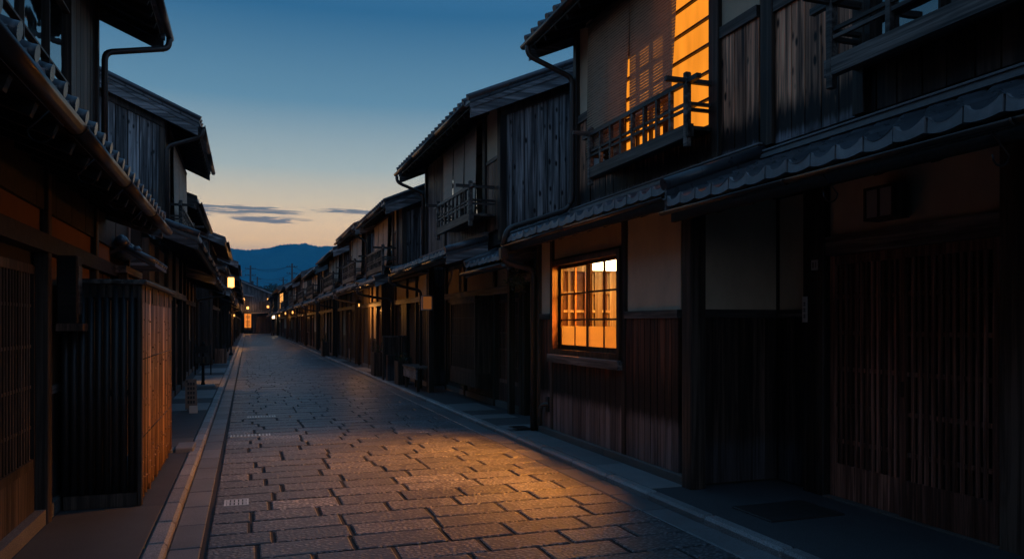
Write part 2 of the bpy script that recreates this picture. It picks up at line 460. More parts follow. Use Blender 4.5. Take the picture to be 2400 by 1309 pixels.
# ---------------------------------------------------------------- camera, sky, air
cam = bpy.data.objects.new('camera', bpy.data.cameras.new('camera')); COL.objects.link(cam)
cam.location = (0, 0, H); cam.rotation_euler = (rad(90), 0, -math.atan(620/1800))
cam.data.lens = 27; cam.data.sensor_width = 36; cam.data.shift_y = 102.5/2400
cam.data.clip_start = .05; cam.data.clip_end = 20000
sc.camera = cam
sc.view_settings.view_transform = 'Standard'; sc.view_settings.look = 'None'
sc.view_settings.exposure = 0; sc.view_settings.gamma = 1
sc.render.engine = 'CYCLES'
sc.cycles.use_denoising = True
sc.cycles.max_bounces = 8; sc.cycles.transparent_max_bounces = 16
sc.cycles.diffuse_bounces = 4; sc.cycles.glossy_bounces = 3; sc.cycles.volume_bounces = 1
sc.cycles.sample_clamp_indirect = 3; sc.cycles.caustics_reflective = False; sc.cycles.caustics_refractive = False

w = bpy.data.worlds.new('World'); sc.world = w; w.use_nodes = True
nt = w.node_tree; nt.nodes.clear()
wo = nt.nodes.new('ShaderNodeOutputWorld')
tc = nt.nodes.new('ShaderNodeTexCoord').outputs['Generated']
sep = N(nt, 'SeparateXYZ', {0: tc}); dx, dy, dz = sep.outputs[:3]
def lin(r, g, b):
    f = lambda v: (v/255/12.92 if v <= 10 else ((v/255+.055)/1.055)**2.4)
    return (f(r), f(g), f(b))
el = MATH(nt, 'MULTIPLY_ADD', dz, 2.0, 0.0, clamp=True)          # 0..1 for sin(elevation) 0..0.5
front = RAMP(nt, el, [(0.0, (.55,.42,.28)), (.17, (.85,.58,.32)), (.205, (1.42,.88,.36)), (.245, (1.34,.90,.44)), (.30, (1.0,.80,.50)),
                      (.385, (.52,.60,.55)), (.54, (.155,.31,.42)), (.74, (.036,.145,.28)), (1.0, (.075,.22,.42))])
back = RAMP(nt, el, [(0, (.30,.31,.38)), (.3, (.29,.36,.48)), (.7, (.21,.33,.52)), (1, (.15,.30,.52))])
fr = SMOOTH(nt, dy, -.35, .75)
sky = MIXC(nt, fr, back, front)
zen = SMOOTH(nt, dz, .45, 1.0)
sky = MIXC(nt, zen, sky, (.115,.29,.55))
# thin evening cloud streaks low over the hills
az = MATH(nt, 'DIVIDE', dx, MATH(nt, 'MAXIMUM', dy, .05))
cv = nt.nodes.new('ShaderNodeCombineXYZ')
nt.links.new(MATH(nt, 'MULTIPLY', az, 20.0), cv.inputs[0]); nt.links.new(MATH(nt, 'MULTIPLY', dz, 330.0), cv.inputs[1]); cv.inputs[2].default_value = 3.7
cn = NOISE(nt, cv.outputs[0], 1.0, 6, .62, .6)
def puff(ca, cz, wa, wz):
    qa = MATH(nt, 'POWER', MATH(nt, 'ABSOLUTE', MATH(nt, 'DIVIDE', MATH(nt, 'SUBTRACT', az, ca), wa)), 2.)
    qz = MATH(nt, 'POWER', MATH(nt, 'ABSOLUTE', MATH(nt, 'DIVIDE', MATH(nt, 'SUBTRACT', dz, cz), wz)), 2.)
    return MATH(nt, 'SUBTRACT', 1, MATH(nt, 'ADD', qa, qz), clamp=True)
pf = puff(-.015, .1365, .095, .0078)
for q in ((.035, .1285, .06, .0062), (.12, .1415, .08, .0045), (-.06, .139, .06, .0055), (.165, .140, .05, .004)):
    pf = MATH(nt, 'MAXIMUM', pf, MATH(nt, 'MULTIPLY', puff(*q), .9))
cl = MATH(nt, 'MULTIPLY', SMOOTH(nt, MATH(nt, 'ADD', MATH(nt, 'MULTIPLY', pf, .55), MATH(nt, 'MULTIPLY', MATH(nt, 'SUBTRACT', cn, .5), 2.6)), .14, .50), SMOOTH(nt, pf, 0, .25))
sky = MIXC(nt, MATH(nt, 'MULTIPLY', cl, .86), sky, (.13,.15,.165))
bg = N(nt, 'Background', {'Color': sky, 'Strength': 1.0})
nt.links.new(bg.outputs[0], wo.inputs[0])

# ---------------------------------------------------------------- ground
KL, KL2, GL = -.424*H, -.335*H, -.19*H          # left kerb edge, kerb face, gutter edge
KR, KR2, GR = 2.245*H, 2.165*H, 2.0*H
g = MB(); S_ = 9000
g.add([(-S_,-S_,-.06),(S_,-S_,-.06),(S_,S_,-.06),(-S_,S_,-.06)], [(0,1,2,3)])
struct(g.build('ground', 'soil'))
YS, YE = -3.0, 128.0
road = MB()
bed = MB().box(GL - .01, GR + .01, YS, YE, -.05, -.014)
struct(bed.build('road_bed', 'joint'))
y = YS; row = 0
while y < YE:
    dp = RN.uniform(.325, .365); x = GL + .01; first = True
    near = y < 45
    while x < GR - .03:
        L = RN.uniform(.46, .74)
        if first: L *= RN.uniform(.4, 1.0); first = False
        e = min(x + L, GR - .008)
        if GR - e < .2: e = GR - .008
        jy = .0125 if near else .008; jx = .024 if y < 13 else .014
        xa, xb, ya, yb = x + jx, e - jx*.3, y + jy, y + dp - jy
        zt = RN.uniform(-.003, .003); tl = RN.uniform(-.0025, .0025)
        if near:
            b = .010
            vs = [(xa,ya,-.02),(xb,ya,-.02),(xb,yb,-.02),(xa,yb,-.02),
                  (xa,ya,zt-.006),(xb,ya,zt-.006),(xb,yb,zt-.006),(xa,yb,zt-.006),
                  (xa+b,ya+b,zt+tl),(xb-b,ya+b,zt-tl),(xb-b,yb-b,zt-tl),(xa+b,yb-b,zt+tl)]
            fs = [(0,1,5,4),(1,2,6,5),(2,3,7,6),(3,0,4,7),(4,5,9,8),(5,6,10,9),(6,7,11,10),(7,4,8,11),(8,9,10,11)]
        else:
            vs = [(xa,ya,zt),(xb,ya,zt),(xb,yb,zt),(xa,yb,zt)]; fs = [(0,1,2,3)]
        road.add(vs, fs)
        x = e
    y += dp; row += 1
struct(road.build('road', 'paving'))
def slabrow(name, mat, xa, xb, z0, z1, L, ch=.012, gap=.005, slope=0):
    mb = MB(); y = YS
    while y < YE:
        e = y + L * RN.uniform(.93, 1.07)
        if y < 50: mb.cbox(xa, xb, y + gap/2, e - gap/2, z0, z1 + RN.uniform(-.002, .002), ch)
        else: mb.box(xa, xb, y + gap/2, e - gap/2, z0, z1)
        y = e
    return struct(mb.build(name, mat))
slabrow('gutter_stone', 'gutter_stone', KL2 + .004, GL - .006, -.05, -.008, .62)
slabrow('kerb', 'kerb_stone', KL, KL2, -.05, .052, .62, .022)
slabrow('gutter_stone', 'gutter_stone', GR + .006, KR2 - .004, -.05, -.006, .62)
slabrow('kerb', 'kerb_stone', KR2, KR, -.05, .052, .9, .022)
struct(MB().box(-3.6, KL - .002, YS, YE, -.05, .042).build('pavement', 'asphalt'))
struct(MB().box(KR + .002, 6.0, YS, YE, -.05, .042).build('pavement', 'asphalt'))
# paler concrete slabs lying in the asphalt pavements
ap = MB(); yy = 6.2
while yy < 9.9:
    ap.cbox(KR + .004, 3.86, yy + .003, min(yy + 1.22, 10.1) - .003, .03, .050, .004); yy += 1.22
for ya, yb in ((10.35, 10.75), (11.6, 12.1), (12.75, 13.9)): ap.cbox(KR + .004, 4.1, ya, yb, .03, .050, .004)
for ya, yb in ((19.5, 20.8), (24, 26.5), (31, 33)): ap.box(KR + .004, 3.9, ya, yb, .03, .050)
struct(ap.build('pavement', 'concrete'))
ap = MB()
ap.cbox(-1.42, KL - .004, -1.0, 6.95, .03, .049, .004)
for ya, yb in ((9.9, 10.9),): ap.cbox(-1.5, KL - .004, ya, yb, .03, .050, .004)
struct(ap.build('pavement', 'concrete_dark'))
ap = MB()
for ya, yb in ((14.3, 15.6), (16.6, 18.6), (20.4, 23.8), (25, 27.5), (30, 33)): ap.box(-1.4, KL - .004, ya, yb, .03, .050)
struct(ap.build('pavement', 'concrete'))

# ---------------------------------------------------------------- far hills, one wooded ridge
def hills():
    m, nt, out = nmat('wooded_hillside')
    p = POS(nt)
    a = NOISE(nt, p, .02, 5, .65); b = NOISE(nt, p, .004, 4, .6)
    c = MIXC(nt, SMOOTH(nt, a, .35, .65), (.010, .032, .026), (.026, .068, .052))
    c = MIXC(nt, MATH(nt, 'MULTIPLY', b, .5), c, (.03, .05, .035))
    BSDF(nt, out, c, .95, 0, None, .1)
    prof = [(-900,562),(300,566),(460,573),(535,580),(560,584),(585,585.5),(610,584),(640,578),(655,574),(675,572),(700,571),(715,570),(730,574),(745,577.5),(785,575.5),(850,566),(950,572),(1100,585),(1400,600),(2200,575),(3400,600)]
    def ridge(px):
        for (x0, y0), (x1, y1) in zip(prof, prof[1:]):
            if x0 <= px <= x1:
                t = (px-x0)/(x1-x0); t = t*t*(3-2*t) if abs(x1-x0) > 60 else t
                return y0 + (y1-y0)*t
        return 600
    D = 3000; fw = Vector((.3256, .9455)); rt = Vector((.9455, -.3256))
    cols = []; px = -900
    while px < 3400:
        cols.append(px); px += 3 if 480 < px < 900 else 40
    rows = [(.72, 0), (.78, .16), (.84, .36), (.90, .60), (.95, .82), (.985, .95), (1.0, 1.0), (1.1, .7), (1.25, .0)]
    vs = []; fs = []
    rr = random.Random(5)
    for i, px in enumerate(cols):
        u = (px-1200)/1800
        ht = H + (757 - ridge(px))/1800*D
        jit = rr.uniform(-3, 3) if 480 < px < 900 else 0
        for k, (dd, f) in enumerate(rows):
            bump = math.sin(px*.021 + k*1.3)*.05*math.sin(f*math.pi)
            d = D * (dd + (.02*math.sin(px*.033+k) if 0 < f < 1 else 0))
            q = (fw + rt*u) * d
            z = (ht*min(1, max(0, f + bump)) + (jit if f > .9 else 0)) if f > 0 else -5
            if k == 6: z = ht + jit * .8
            vs.append((q.x, q.y, z))
    n = len(rows)
    for i in range(len(cols)-1):
        for k in range(n-1):
            fs.append((i*n+k, (i+1)*n+k, (i+1)*n+k+1, i*n+k+1))
    mb = MB().add(vs, fs, .5, True)
    struct(mb.build('hills', m))
hills()
HAZE_DENSITY = 2.2e-4
def haze():
    m, nt, out = nmat('evening_air')
    v = N(nt, 'VolumePrincipled', {'Color': (.07, .60, 1.0, 1), 'Density': HAZE_DENSITY, 'Anisotropy': 0.})
    nt.links.new(v.outputs[0], out.inputs['Volume'])
    mb = MB().box(-3600, 4600, -200, 3600, -6.5, 400)
    struct(mb.build('haze', m), 'stuff')
haze()
# ---------------------------------------------------------------- townhouse assemblies
def upper_roof(root, s, y0, y1, aE, zE, slope, run, rows, m=6, pitch=.25, verge=True, gut=True, far=False, back=3.0, barrel=False):
    """tiled main roof with soffit, barge boards, ridge, gutter"""
    aR = aE + run; zR = zE + slope*run
    t = MB(s); lip = MB(s)
    tiles(t, lip, aE, zE, aR, zR, y0, y1, pitch, rows, .045, m)
    for i in range(rows):                                     # verge tiles, stepped
        a = aE + run*i/rows; b = aE + run*(i+1)/rows + .02
        za, zb = zE + slope*(a-aE), zE + slope*(b-aE)
        for yy in (y0 - .03, y1 - .05):
            t.add([(a,yy,za-.03),(a,yy+.08,za-.03),(a,yy+.08,za+.085),(a,yy,za+.085),(b,yy,zb-.03),(b,yy+.08,zb-.03),(b,yy+.08,zb+.05),(b,yy,zb+.05)],
                  [(0,1,2,3),(7,6,5,4),(3,2,6,7),(0,3,7,4),(1,5,6,2),(0,4,5,1)])
    t.prism([(aR,zR+.02),(aR+back,zR-slope*back+.02),(aR+back,zR-slope*back-.05),(aR,zR-.05)], y0, y1)
    if barrel or not far:
        n = round((y1-y0)/.27); pt = (y1-y0)/n
        for i in range(n+1):
            yy = y0 + pt*i
            t.tube([(aE-.03,yy,zE+.05),(aR,yy,zR+.05)], .052, 10)
    rf = t.build('roof', 'tile', root)
    lip.build('eave_tile_lip', 'tile_lip', rf)
    rg = MB(s); rg.box(aR-.10, aR+.10, y0, y1, zR-.02, zR+.16); rg.tube([(aR,y0-.02,zR+.18),(aR,y1+.02,zR+.18)], .085, 10)
    rg.build('ridge_cap', 'tile', rf)
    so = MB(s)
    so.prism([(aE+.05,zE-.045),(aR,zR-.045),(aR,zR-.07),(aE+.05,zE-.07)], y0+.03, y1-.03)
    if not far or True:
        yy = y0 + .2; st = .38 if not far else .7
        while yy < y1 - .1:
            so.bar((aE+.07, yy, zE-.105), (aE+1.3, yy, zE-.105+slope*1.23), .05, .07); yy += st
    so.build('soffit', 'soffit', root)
    if verge:
        for yy in (y0 - .012, y1 - .028):
            bb = MB(s)
            bb.prism([(aE+.02,zE-.26),(aE+.02,zE-.045),(aR,zR-.045),(aR,zR-.26)], yy, yy+.04)
            bb.prism([(aE+.0,zE-.115),(aE+.0,zE-.04),(aR,zR-.04),(aR,zR-.115)], yy-.012, yy+.002)
            bb.build('barge_board', 'barge', root)
    if gut:
        gm = MB(s); half_gutter(gm, aE-.06, zE-.06, y0-.02, y1+.02, .05, 6, None if far else 1.8)
        gm.build('gutter', 'copper', root)
    return aR, zR
def canopy(root, s, y0, y1, aE, zE, aT, zT, rows=4, m=8, pitch=.25, strip=.11, gut=True, rafters=.42, barrel=False, gr=.05, name='canopy_roof', verge=True, hooks=0, amp=.05):
    t = MB(s); lip = MB(s)
    tiles(t, lip, aE, zE, aT, zT, y0, y1, pitch, rows, amp, m)
    sl = (zT-zE)/(aT-aE)
    if verge:
        for yy in (y0-.05, y1-.05):
            t.tube([(aE-.02,yy+.05,zE+.05),(aT,yy+.05,zT+.05)], .058, 10)
            t.prism([(aE,zE-.05),(aE,zE+.05),(aT,zT+.05),(aT,zT-.05)], yy+.02, yy+.05)
    if barrel:
        n = round((y1-y0)/pitch); pt = (y1-y0)/n
        for i in range(n+1):
            yy = y0 + pt*i
            t.tube([(aE-.03,yy,zE+.045),(aE+.0,yy,zE+.05),(aT,yy,zT+.05)], .040, 12)
    cr = t.build(name, 'tile', root)
    lip.build('eave_tile_lip', 'tile_lip', cr)
    if strip:
        st = MB(s)
        st.box(aT-.07, aT+.02, y0, y1, zT+.05, zT+.05+strip*.45); st.box(aT-.045, aT+.02, y0+.02, y1-.02, zT+.05+strip*.45, zT+.05+strip*.8)
        st.box(aT-.06, aT+.02, y0-.01, y1+.01, zT+.05+strip*.8, zT+.05+strip)
        st.build('flashing_strip', 'tile_lip', cr)
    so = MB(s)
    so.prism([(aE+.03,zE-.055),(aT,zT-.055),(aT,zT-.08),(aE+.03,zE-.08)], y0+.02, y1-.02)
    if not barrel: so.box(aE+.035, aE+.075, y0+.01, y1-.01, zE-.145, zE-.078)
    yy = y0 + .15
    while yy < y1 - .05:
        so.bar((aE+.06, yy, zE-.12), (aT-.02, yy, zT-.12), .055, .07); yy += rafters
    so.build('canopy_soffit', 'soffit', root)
    if verge:
        for yy in (y0-.016, y1-.026):
            MB(s).prism([(aE+.0,zE-.19),(aE,zE-.05),(aT,zT-.05),(aT,zT-.19)], yy, yy+.04).build('canopy_verge_board', 'barge', root)
    if gut:
        gm = MB(s); gz = zE-.10 if gr > .04 else zE-.062; ga = aE-.055 if gr > .04 else aE-.035; half_gutter(gm, ga, gz, y0-.03, y1+.03, gr, 7, 1.5)
        gg = gm.build('canopy_gutter', 'copper', root)
        if hooks:
            k = int((y1-y0)/hooks)
            for i in range(k):
                yy = y0 + .35 + i*hooks
                h_ = MB(s); cz = zE-.10
                pts = [(aE-.055+gr+.01, yy, cz+.01)]
                pts += [(aE-.055+gr*.3+.09+.055*math.cos(q), yy, cz-.10-.055*math.sin(q)) for q in [math.pi*j/6 for j in range(7)]]
                h_.tube(pts, .005, 5); h_.build('gutter_hook', 'iron', gg)
def posts(root, s, lst, mat='timber'):
    """lst of (a0,a1,y0,y1,z0,z1)"""
    for q in lst:
        MB(s).cbox(*q, .008).build('post', mat, root)
def lattice(mb, a, y0, y1, z0, z1, pitch=.06, w=.026, d=.03, rails=3, fr=.05):
    mb.box(a-.012, a+d+.012, y0, y0+fr, z0, z1); mb.box(a-.012, a+d+.012, y1-fr, y1, z0, z1)
    mb.box(a-.010, a+d+.010, y0+fr, y1-fr, z1-fr*1.3, z1); mb.box(a-.010, a+d+.010, y0+fr, y1-fr, z0, z0+fr*1.3)
    n = max(2, round((y1-y0-2*fr)/pitch)); p = (y1-y0-2*fr)/n
    for i in range(1, n):
        yy = y0+fr+p*i; mb.box(a, a+d, yy-w/2, yy+w/2, z0+fr*1.3, z1-fr*1.3)
    for k in range(1, rails+1):
        zz = z0 + (z1-z0)*k/(rails+1); mb.box(a+.006, a+d+.008, y0+fr, y1-fr, zz-.012, zz+.012)
def window(root, s, a, y0, y1, z0, z1, cols, rows, pane='glass_dark', frame='timber', fr=.055, mun=.022, sashes=1, name='window', depth=.05):
    f = MB(s)
    f.box(a-.01, a+depth, y0, y0+fr, z0, z1); f.box(a-.01, a+depth, y1-fr, y1, z0, z1)
    f.box(a-.012, a+depth+.002, y0+fr, y1-fr, z1-fr, z1); f.box(a-.012, a+depth+.002, y0+fr, y1-fr, z0, z0+fr)
    for k in range(1, cols):
        yy = y0+fr+(y1-y0-2*fr)*k/cols
        ww = fr*.9 if sashes > 1 and k % (cols//sashes) == 0 else mun
        f.box(a+.002, a+depth-.01, yy-ww/2, yy+ww/2, z0+fr, z1-fr)
    for k in range(1, rows):
        zz = z0+fr+(z1-z0-2*fr)*k/rows; f.box(a+.004, a+depth-.012, y0+fr, y1-fr, zz-mun/2, zz+mun/2)
    ob = f.build(name, frame, root)
    if pane:
        aa = a+depth*.55
        if pane.startswith('glass'): MB(s).add([(aa,y0+fr*.5,z0+fr*.5),(aa,y1-fr*.5,z0+fr*.5),(aa,y1-fr*.5,z1-fr*.5),(aa,y0+fr*.5,z1-fr*.5)],[(0,1,2,3)]).build('pane', pane, ob)
        else: MB(s).box(aa, aa+.004, y0+fr*.5, y1-fr*.5, z0+fr*.5, z1-fr*.5).build('pane', pane, ob)
    return ob
def balcony(root, s, a_wall, y0, y1, zb, depth=.3, rail=.43, n=6, beam=.13, fine=True):
    a = a_wall - depth
    b = MB(s); b.box(a, a+.07, y0, y1, zb-beam, zb); b.box(a+.07, a_wall+.02, y0+.02, y1-.02, zb-.05, zb-.015)
    ob = b.build('balcony', 'beam', root)
    for yy in (y0+.02, y1-.08):
        c = MB(s).cbox(a-.008, a+.062, yy, yy+.06, zb-beam-.09, zb+rail+.10, .012)
        c.build('corner_post', 'beam', ob)
    h = MB(s); h.box(a+.002, a+.052, y0-.16, y1+.16, zb+rail-.02, zb+rail+.03); h.build('handrail', 'beam', ob)
    for zz in (rail*.36, rail*.5):
        MB(s).box(a+.012, a+.04, y0+.081, y1-.081, zb+zz-.014, zb+zz+.014).build('mid_rail', 'beam', ob)
    for yy in (y0+.05, y1-.05):
        for zz in (rail*.36, rail*.5): MB(s).box(a+.06, a_wall+.02, yy-.018, yy+.018, zb+zz-.016, zb+zz+.016).build('end_rail', 'beam_x', ob)
        MB(s).box(a-.22, a_wall+.02, yy-.022, yy+.022, zb+rail-.011, zb+rail+.036).build('end_rail', 'beam_x', ob)
    for i in range(1, n+1):
        yy = y0+.08 + (y1-y0-.16)*i/(n+1)
        MB(s).box(a+.006, a+.048, yy-.02, yy+.02, zb, zb+rail-.02).build('baluster', 'beam', ob)
    return ob
BLINDS = 0
def blind(s, a, y0, y1, zt, zb, label, mat='blind', taper=.035, sag=.03, group='reed blinds hung over the upper windows', n=10):
    """reed blind hanging free from a batten, its foot a little narrower and blown out of true"""
    mb = MB(s); vs = []; fs = []; m = 6; ph = RN.uniform(0, 6)
    for k in range(n+1):
        t = k/n; z = zt + (zb-zt)*t; tp = taper*t*t
        for j in range(m+1):
            q = j/m; yy = (y0+tp) + (y1-y0-2*tp)*q
            vs.append((a - .015*math.sin(q*3.1+ph)*t - sag*t*t, yy, z + .012*math.sin(q*5+ph)*t))
    for k in range(n):
        for j in range(m): fs.append((k*(m+1)+j, k*(m+1)+j+1, (k+1)*(m+1)+j+1, (k+1)*(m+1)+j))
    mb.add(vs, fs, RN.random(), True)
    root = thing('reed_blind', (s*a, (y0+y1)/2, zb), label, 'blind', group)
    sh = mb.build('blind_sheet', mat, root)
    so = sh.modifiers.new('thick', 'SOLIDIFY'); so.thickness = .004
    MB(s).box(a-.016, a+.016, y0-.01, y1+.01, zt-.002, zt+.03).build('top_batten', 'timber', root)
    MB(s).tube([vs[-(m+1)], vs[-(m+1)+3], vs[-1]], .010, 6).build('bottom_bar', 'timber', root)
    return root
def downpipe(root, s, pts, r=.035, name='downpipe', mat='pipe'):
    mb = MB(s); mb.tube(pipe_path(pts, .10), r, 10)
    return mb.build(name, mat, root)
def gable(root, s, y, a0, a1, z0f, ztop, mat, w=.2, zbot=None, name='gable_boards'):
    mb = MB(s); boards_side(mb, y, a0, a1, z0f, ztop, w, zbot=zbot)
    mb.build(name, mat, root)

def ground_front(root, s, aw, zc, bays, dado='dado_dark', door='red_wood', ztrans=2.08, pl='plaster'):
    """bays: (kind, y0, y1)"""
    for kind, ya, yb in bays:
        if kind == 'L':
            m = MB(s); lattice(m, aw+.03, ya+.05, yb-.05, .17, ztrans, .065); m.build('lattice_screen', 'timber', root)
        elif kind == 'D':
            mid = (ya+yb)/2
            for q, (p0, p1) in enumerate(((ya+.05, mid+.02), (mid-.02, yb-.05))):
                m = MB(s); aa = aw+.035+q*.0
                if q: aa += .034
                lattice(m, aa, p0, p1, .48, 1.98, .07, .024, .02, 4); m.box(aa-.008, aa+.02, p0, p1, .06, .479)
                m.build('sliding_door', door, root)
        elif kind == 'B':
            m = MB(s); boards_front(m, aw+.03, ya+.05, yb-.05, .16, ztrans, .16); m.build('board_wall', dado, root)
        elif kind in 'PQ':
            m = MB(s); m.box(aw+.04, aw+.075, ya+.05, yb-.05, 1.06, ztrans-.002); m.build('plaster_panel', pl if kind == 'P' else 'plaster_grey', root)
            m = MB(s); boards_front(m, aw+.03, ya+.05, yb-.05, .16, .99, .15); m.build('dado_boards', dado, root)
            MB(s).box(aw+.015, aw+.07, ya+.05, yb-.05, .992, 1.058).build('dado_rail', 'beam', root)
        elif kind == 'W':
            m = MB(s); lattice(m, aw-.03, ya+.06, yb-.06, .95, 1.95, .055, .022, .03, 2); m.build('window_lattice', 'timber', root)
            m = MB(s); boards_front(m, aw+.03, ya+.05, yb-.05, .16, .93, .15); m.build('dado_boards', dado, root)
        elif kind == 'O':
            m = MB(s); m.box(aw+.05, aw+.078, ya+.05, yb-.05, .05, 1.95); m.build('doorway_shade_panel', 'core', root)  # flat dark panel standing in for the shade of an open doorway
        MB(s).cbox(aw-.03, aw+.079, ya-.05, ya+.05, .042, zc, .008).build('post', 'timber', root)
    ya, yb = bays[0][1], bays[-1][2]
    MB(s).cbox(aw-.03, aw+.079, yb-.05, yb+.05, .042, zc, .008).build('post', 'timber', root)
    MB(s).box(aw-.01, aw+.081, ya+.051, yb-.051, .02, .155).build('stone_plinth', 'granite_dark', root)
    MB(s).box(aw-.04, aw+.082, ya-.04, yb+.04, ztrans, ztrans+.13).build('lintel_beam', 'beam', root)
    MB(s).box(aw+.03, aw+.083, ya+.0, yb-.0, ztrans+.131, zc).build('transom_plaster', pl, root)

def upper_front(root, s, au, z0, zt, bays, zb, boards='black_board', pane='glass_dark', wcols=4):
    for kind, ya, yb in bays:
        if kind == 'B':
            m = MB(s); boards_front(m, au+.03, ya, yb, z0, zt, .2); m.build('upper_boards', boards, root)
        elif kind == 'S':
            zm = z0 + (zt-z0)*.56
            m = MB(s); boards_front(m, au+.03, ya, yb, z0, zm, .11); m.build('shutter_boards', 'warm_strip', root)
            MB(s).box(au+.012, au+.07, ya, yb, zm+.001, zm+.06).build('rail', 'beam', root)
            MB(s).box(au+.035, au+.075, ya, yb, zm+.061, zt).build('plaster_panel', 'plaster_grey', root)
        elif kind == 'P':
            MB(s).box(au+.035, au+.075, ya, yb, z0, zt).build('plaster_panel', 'plaster_grey', root)
        elif kind in 'WY':
            window(root, s, au, ya+.04, yb-.04, zb, zt-.05, wcols, 3, 'window_lit' if kind == 'Y' else pane, depth=.07)
            m = MB(s); boards_front(m, au+.03, ya, yb, z0, zb-.01, .2); m.build('upper_boards', boards, root)
        MB(s).cbox(au-.01, au+.079, ya-.045, ya+.045, z0, zt, .008).build('upper_post', 'timber', root)
    yb = bays[-1][2]
    MB(s).cbox(au-.01, au+.079, yb-.045, yb+.045, z0, zt, .008).build('upper_post', 'timber', root)

def townhouse(s, y0, y1, aw, au, ce, zct, cy, ue, slope, label, gbays, ubays, zb=None, bal=None, blinds=(), run=3.4, rows=10, m=5,
              gmat='black_board', zg0=None, dp=None, dadomat='dado_dark', door='red_wood', far=False, ubmat='black_board', barrel=False, hooks=0, gap_front=None, verge=.25, group='townhouses along the lane', cpitch=.25, pl='plaster'):
    root = thing('townhouse', (s*aw, (y0+y1)/2, 0), label, 'house', group)
    aE, zE = ue; zr = lambda a: zE + slope*(a-aE) - .09
    aR = aE + run; zct_w = ce[1] + (zct-ce[1])*(aw+.08-ce[0])/(au-ce[0]) if au > ce[0] else zct
    c = MB(s)
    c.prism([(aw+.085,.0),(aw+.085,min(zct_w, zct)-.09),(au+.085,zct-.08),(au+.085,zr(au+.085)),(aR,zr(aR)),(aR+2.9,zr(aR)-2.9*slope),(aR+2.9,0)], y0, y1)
    c.build('wall', 'core', root)
    upper_roof(root, s, y0-verge, y1+.12, aE, zE, slope, run, rows, m, far=far, barrel=barrel)
    canopy(root, s, cy[0], cy[1], ce[0], ce[1], au, zct, rows=4 if not far else 3, m=m+1 if not far else 5, barrel=barrel, gr=.05 if barrel else .034, hooks=hooks, rafters=.42 if not far else .8, pitch=cpitch)
    gable(root, s, y0-.05, au+.02, aR+1.2, zct-.02, lambda a: zr(min(a, 2*aR-a)) - .17, gmat)
    MB(s).prism([(au-.0,zr(au)-.30),(au,zr(au)-.14),(aR,zr(aR)-.14),(aR,zr(aR)-.30)], y0-.085, y0-.01).build('gable_beam', 'timber', root)
    MB(s).cbox(au-.015, au+.105, y0-.06, y0+.06, zct-.05, zr(au)-.02, .01).build('corner_post', 'timber', root)
    lg = MB(s); boards_side(lg, y0-.045, aw+.1, aw+2.6, .1, lambda a: zct_w-.1, .22); lg.build('side_boards', 'dado_dark', root)
    zc = min(zct_w, zct) - .11
    ground_front(root, s, aw, zc, gbays, dadomat, door, pl=pl)
    zt = zr(au) - .03
    upper_front(root, s, au, zct+.16, zt, ubays, zb or zct+.35, ubmat)
    if bal: balcony(root, s, au, bal[0], bal[1], bal[2], bal[3], .27*H, bal[4])
    if dp is None: dp = True
    if dp:
        downpipe(root, s, [(aE-.06,y0-.18,zE-.10),(aE-.06,y0-.18,zE-.2),(au-.06,y0-.10,zE-.42),(au-.06,y0-.10,zct+.22)], .032)
        downpipe(root, s, [(ce[0]-.055,cy[1]-.1,ce[1]-.14),(ce[0]-.055,cy[1]-.1,ce[1]-.26),(aw-.07,cy[1]-.1,ce[1]-.42),(aw-.07,cy[1]-.1,.05)], .035)
    for (ya, yb, zt_, zb_, lab) in blinds:
        blind(s, au-.07, ya, yb, zt_, zb_, lab, 'blind_pale')
    return root
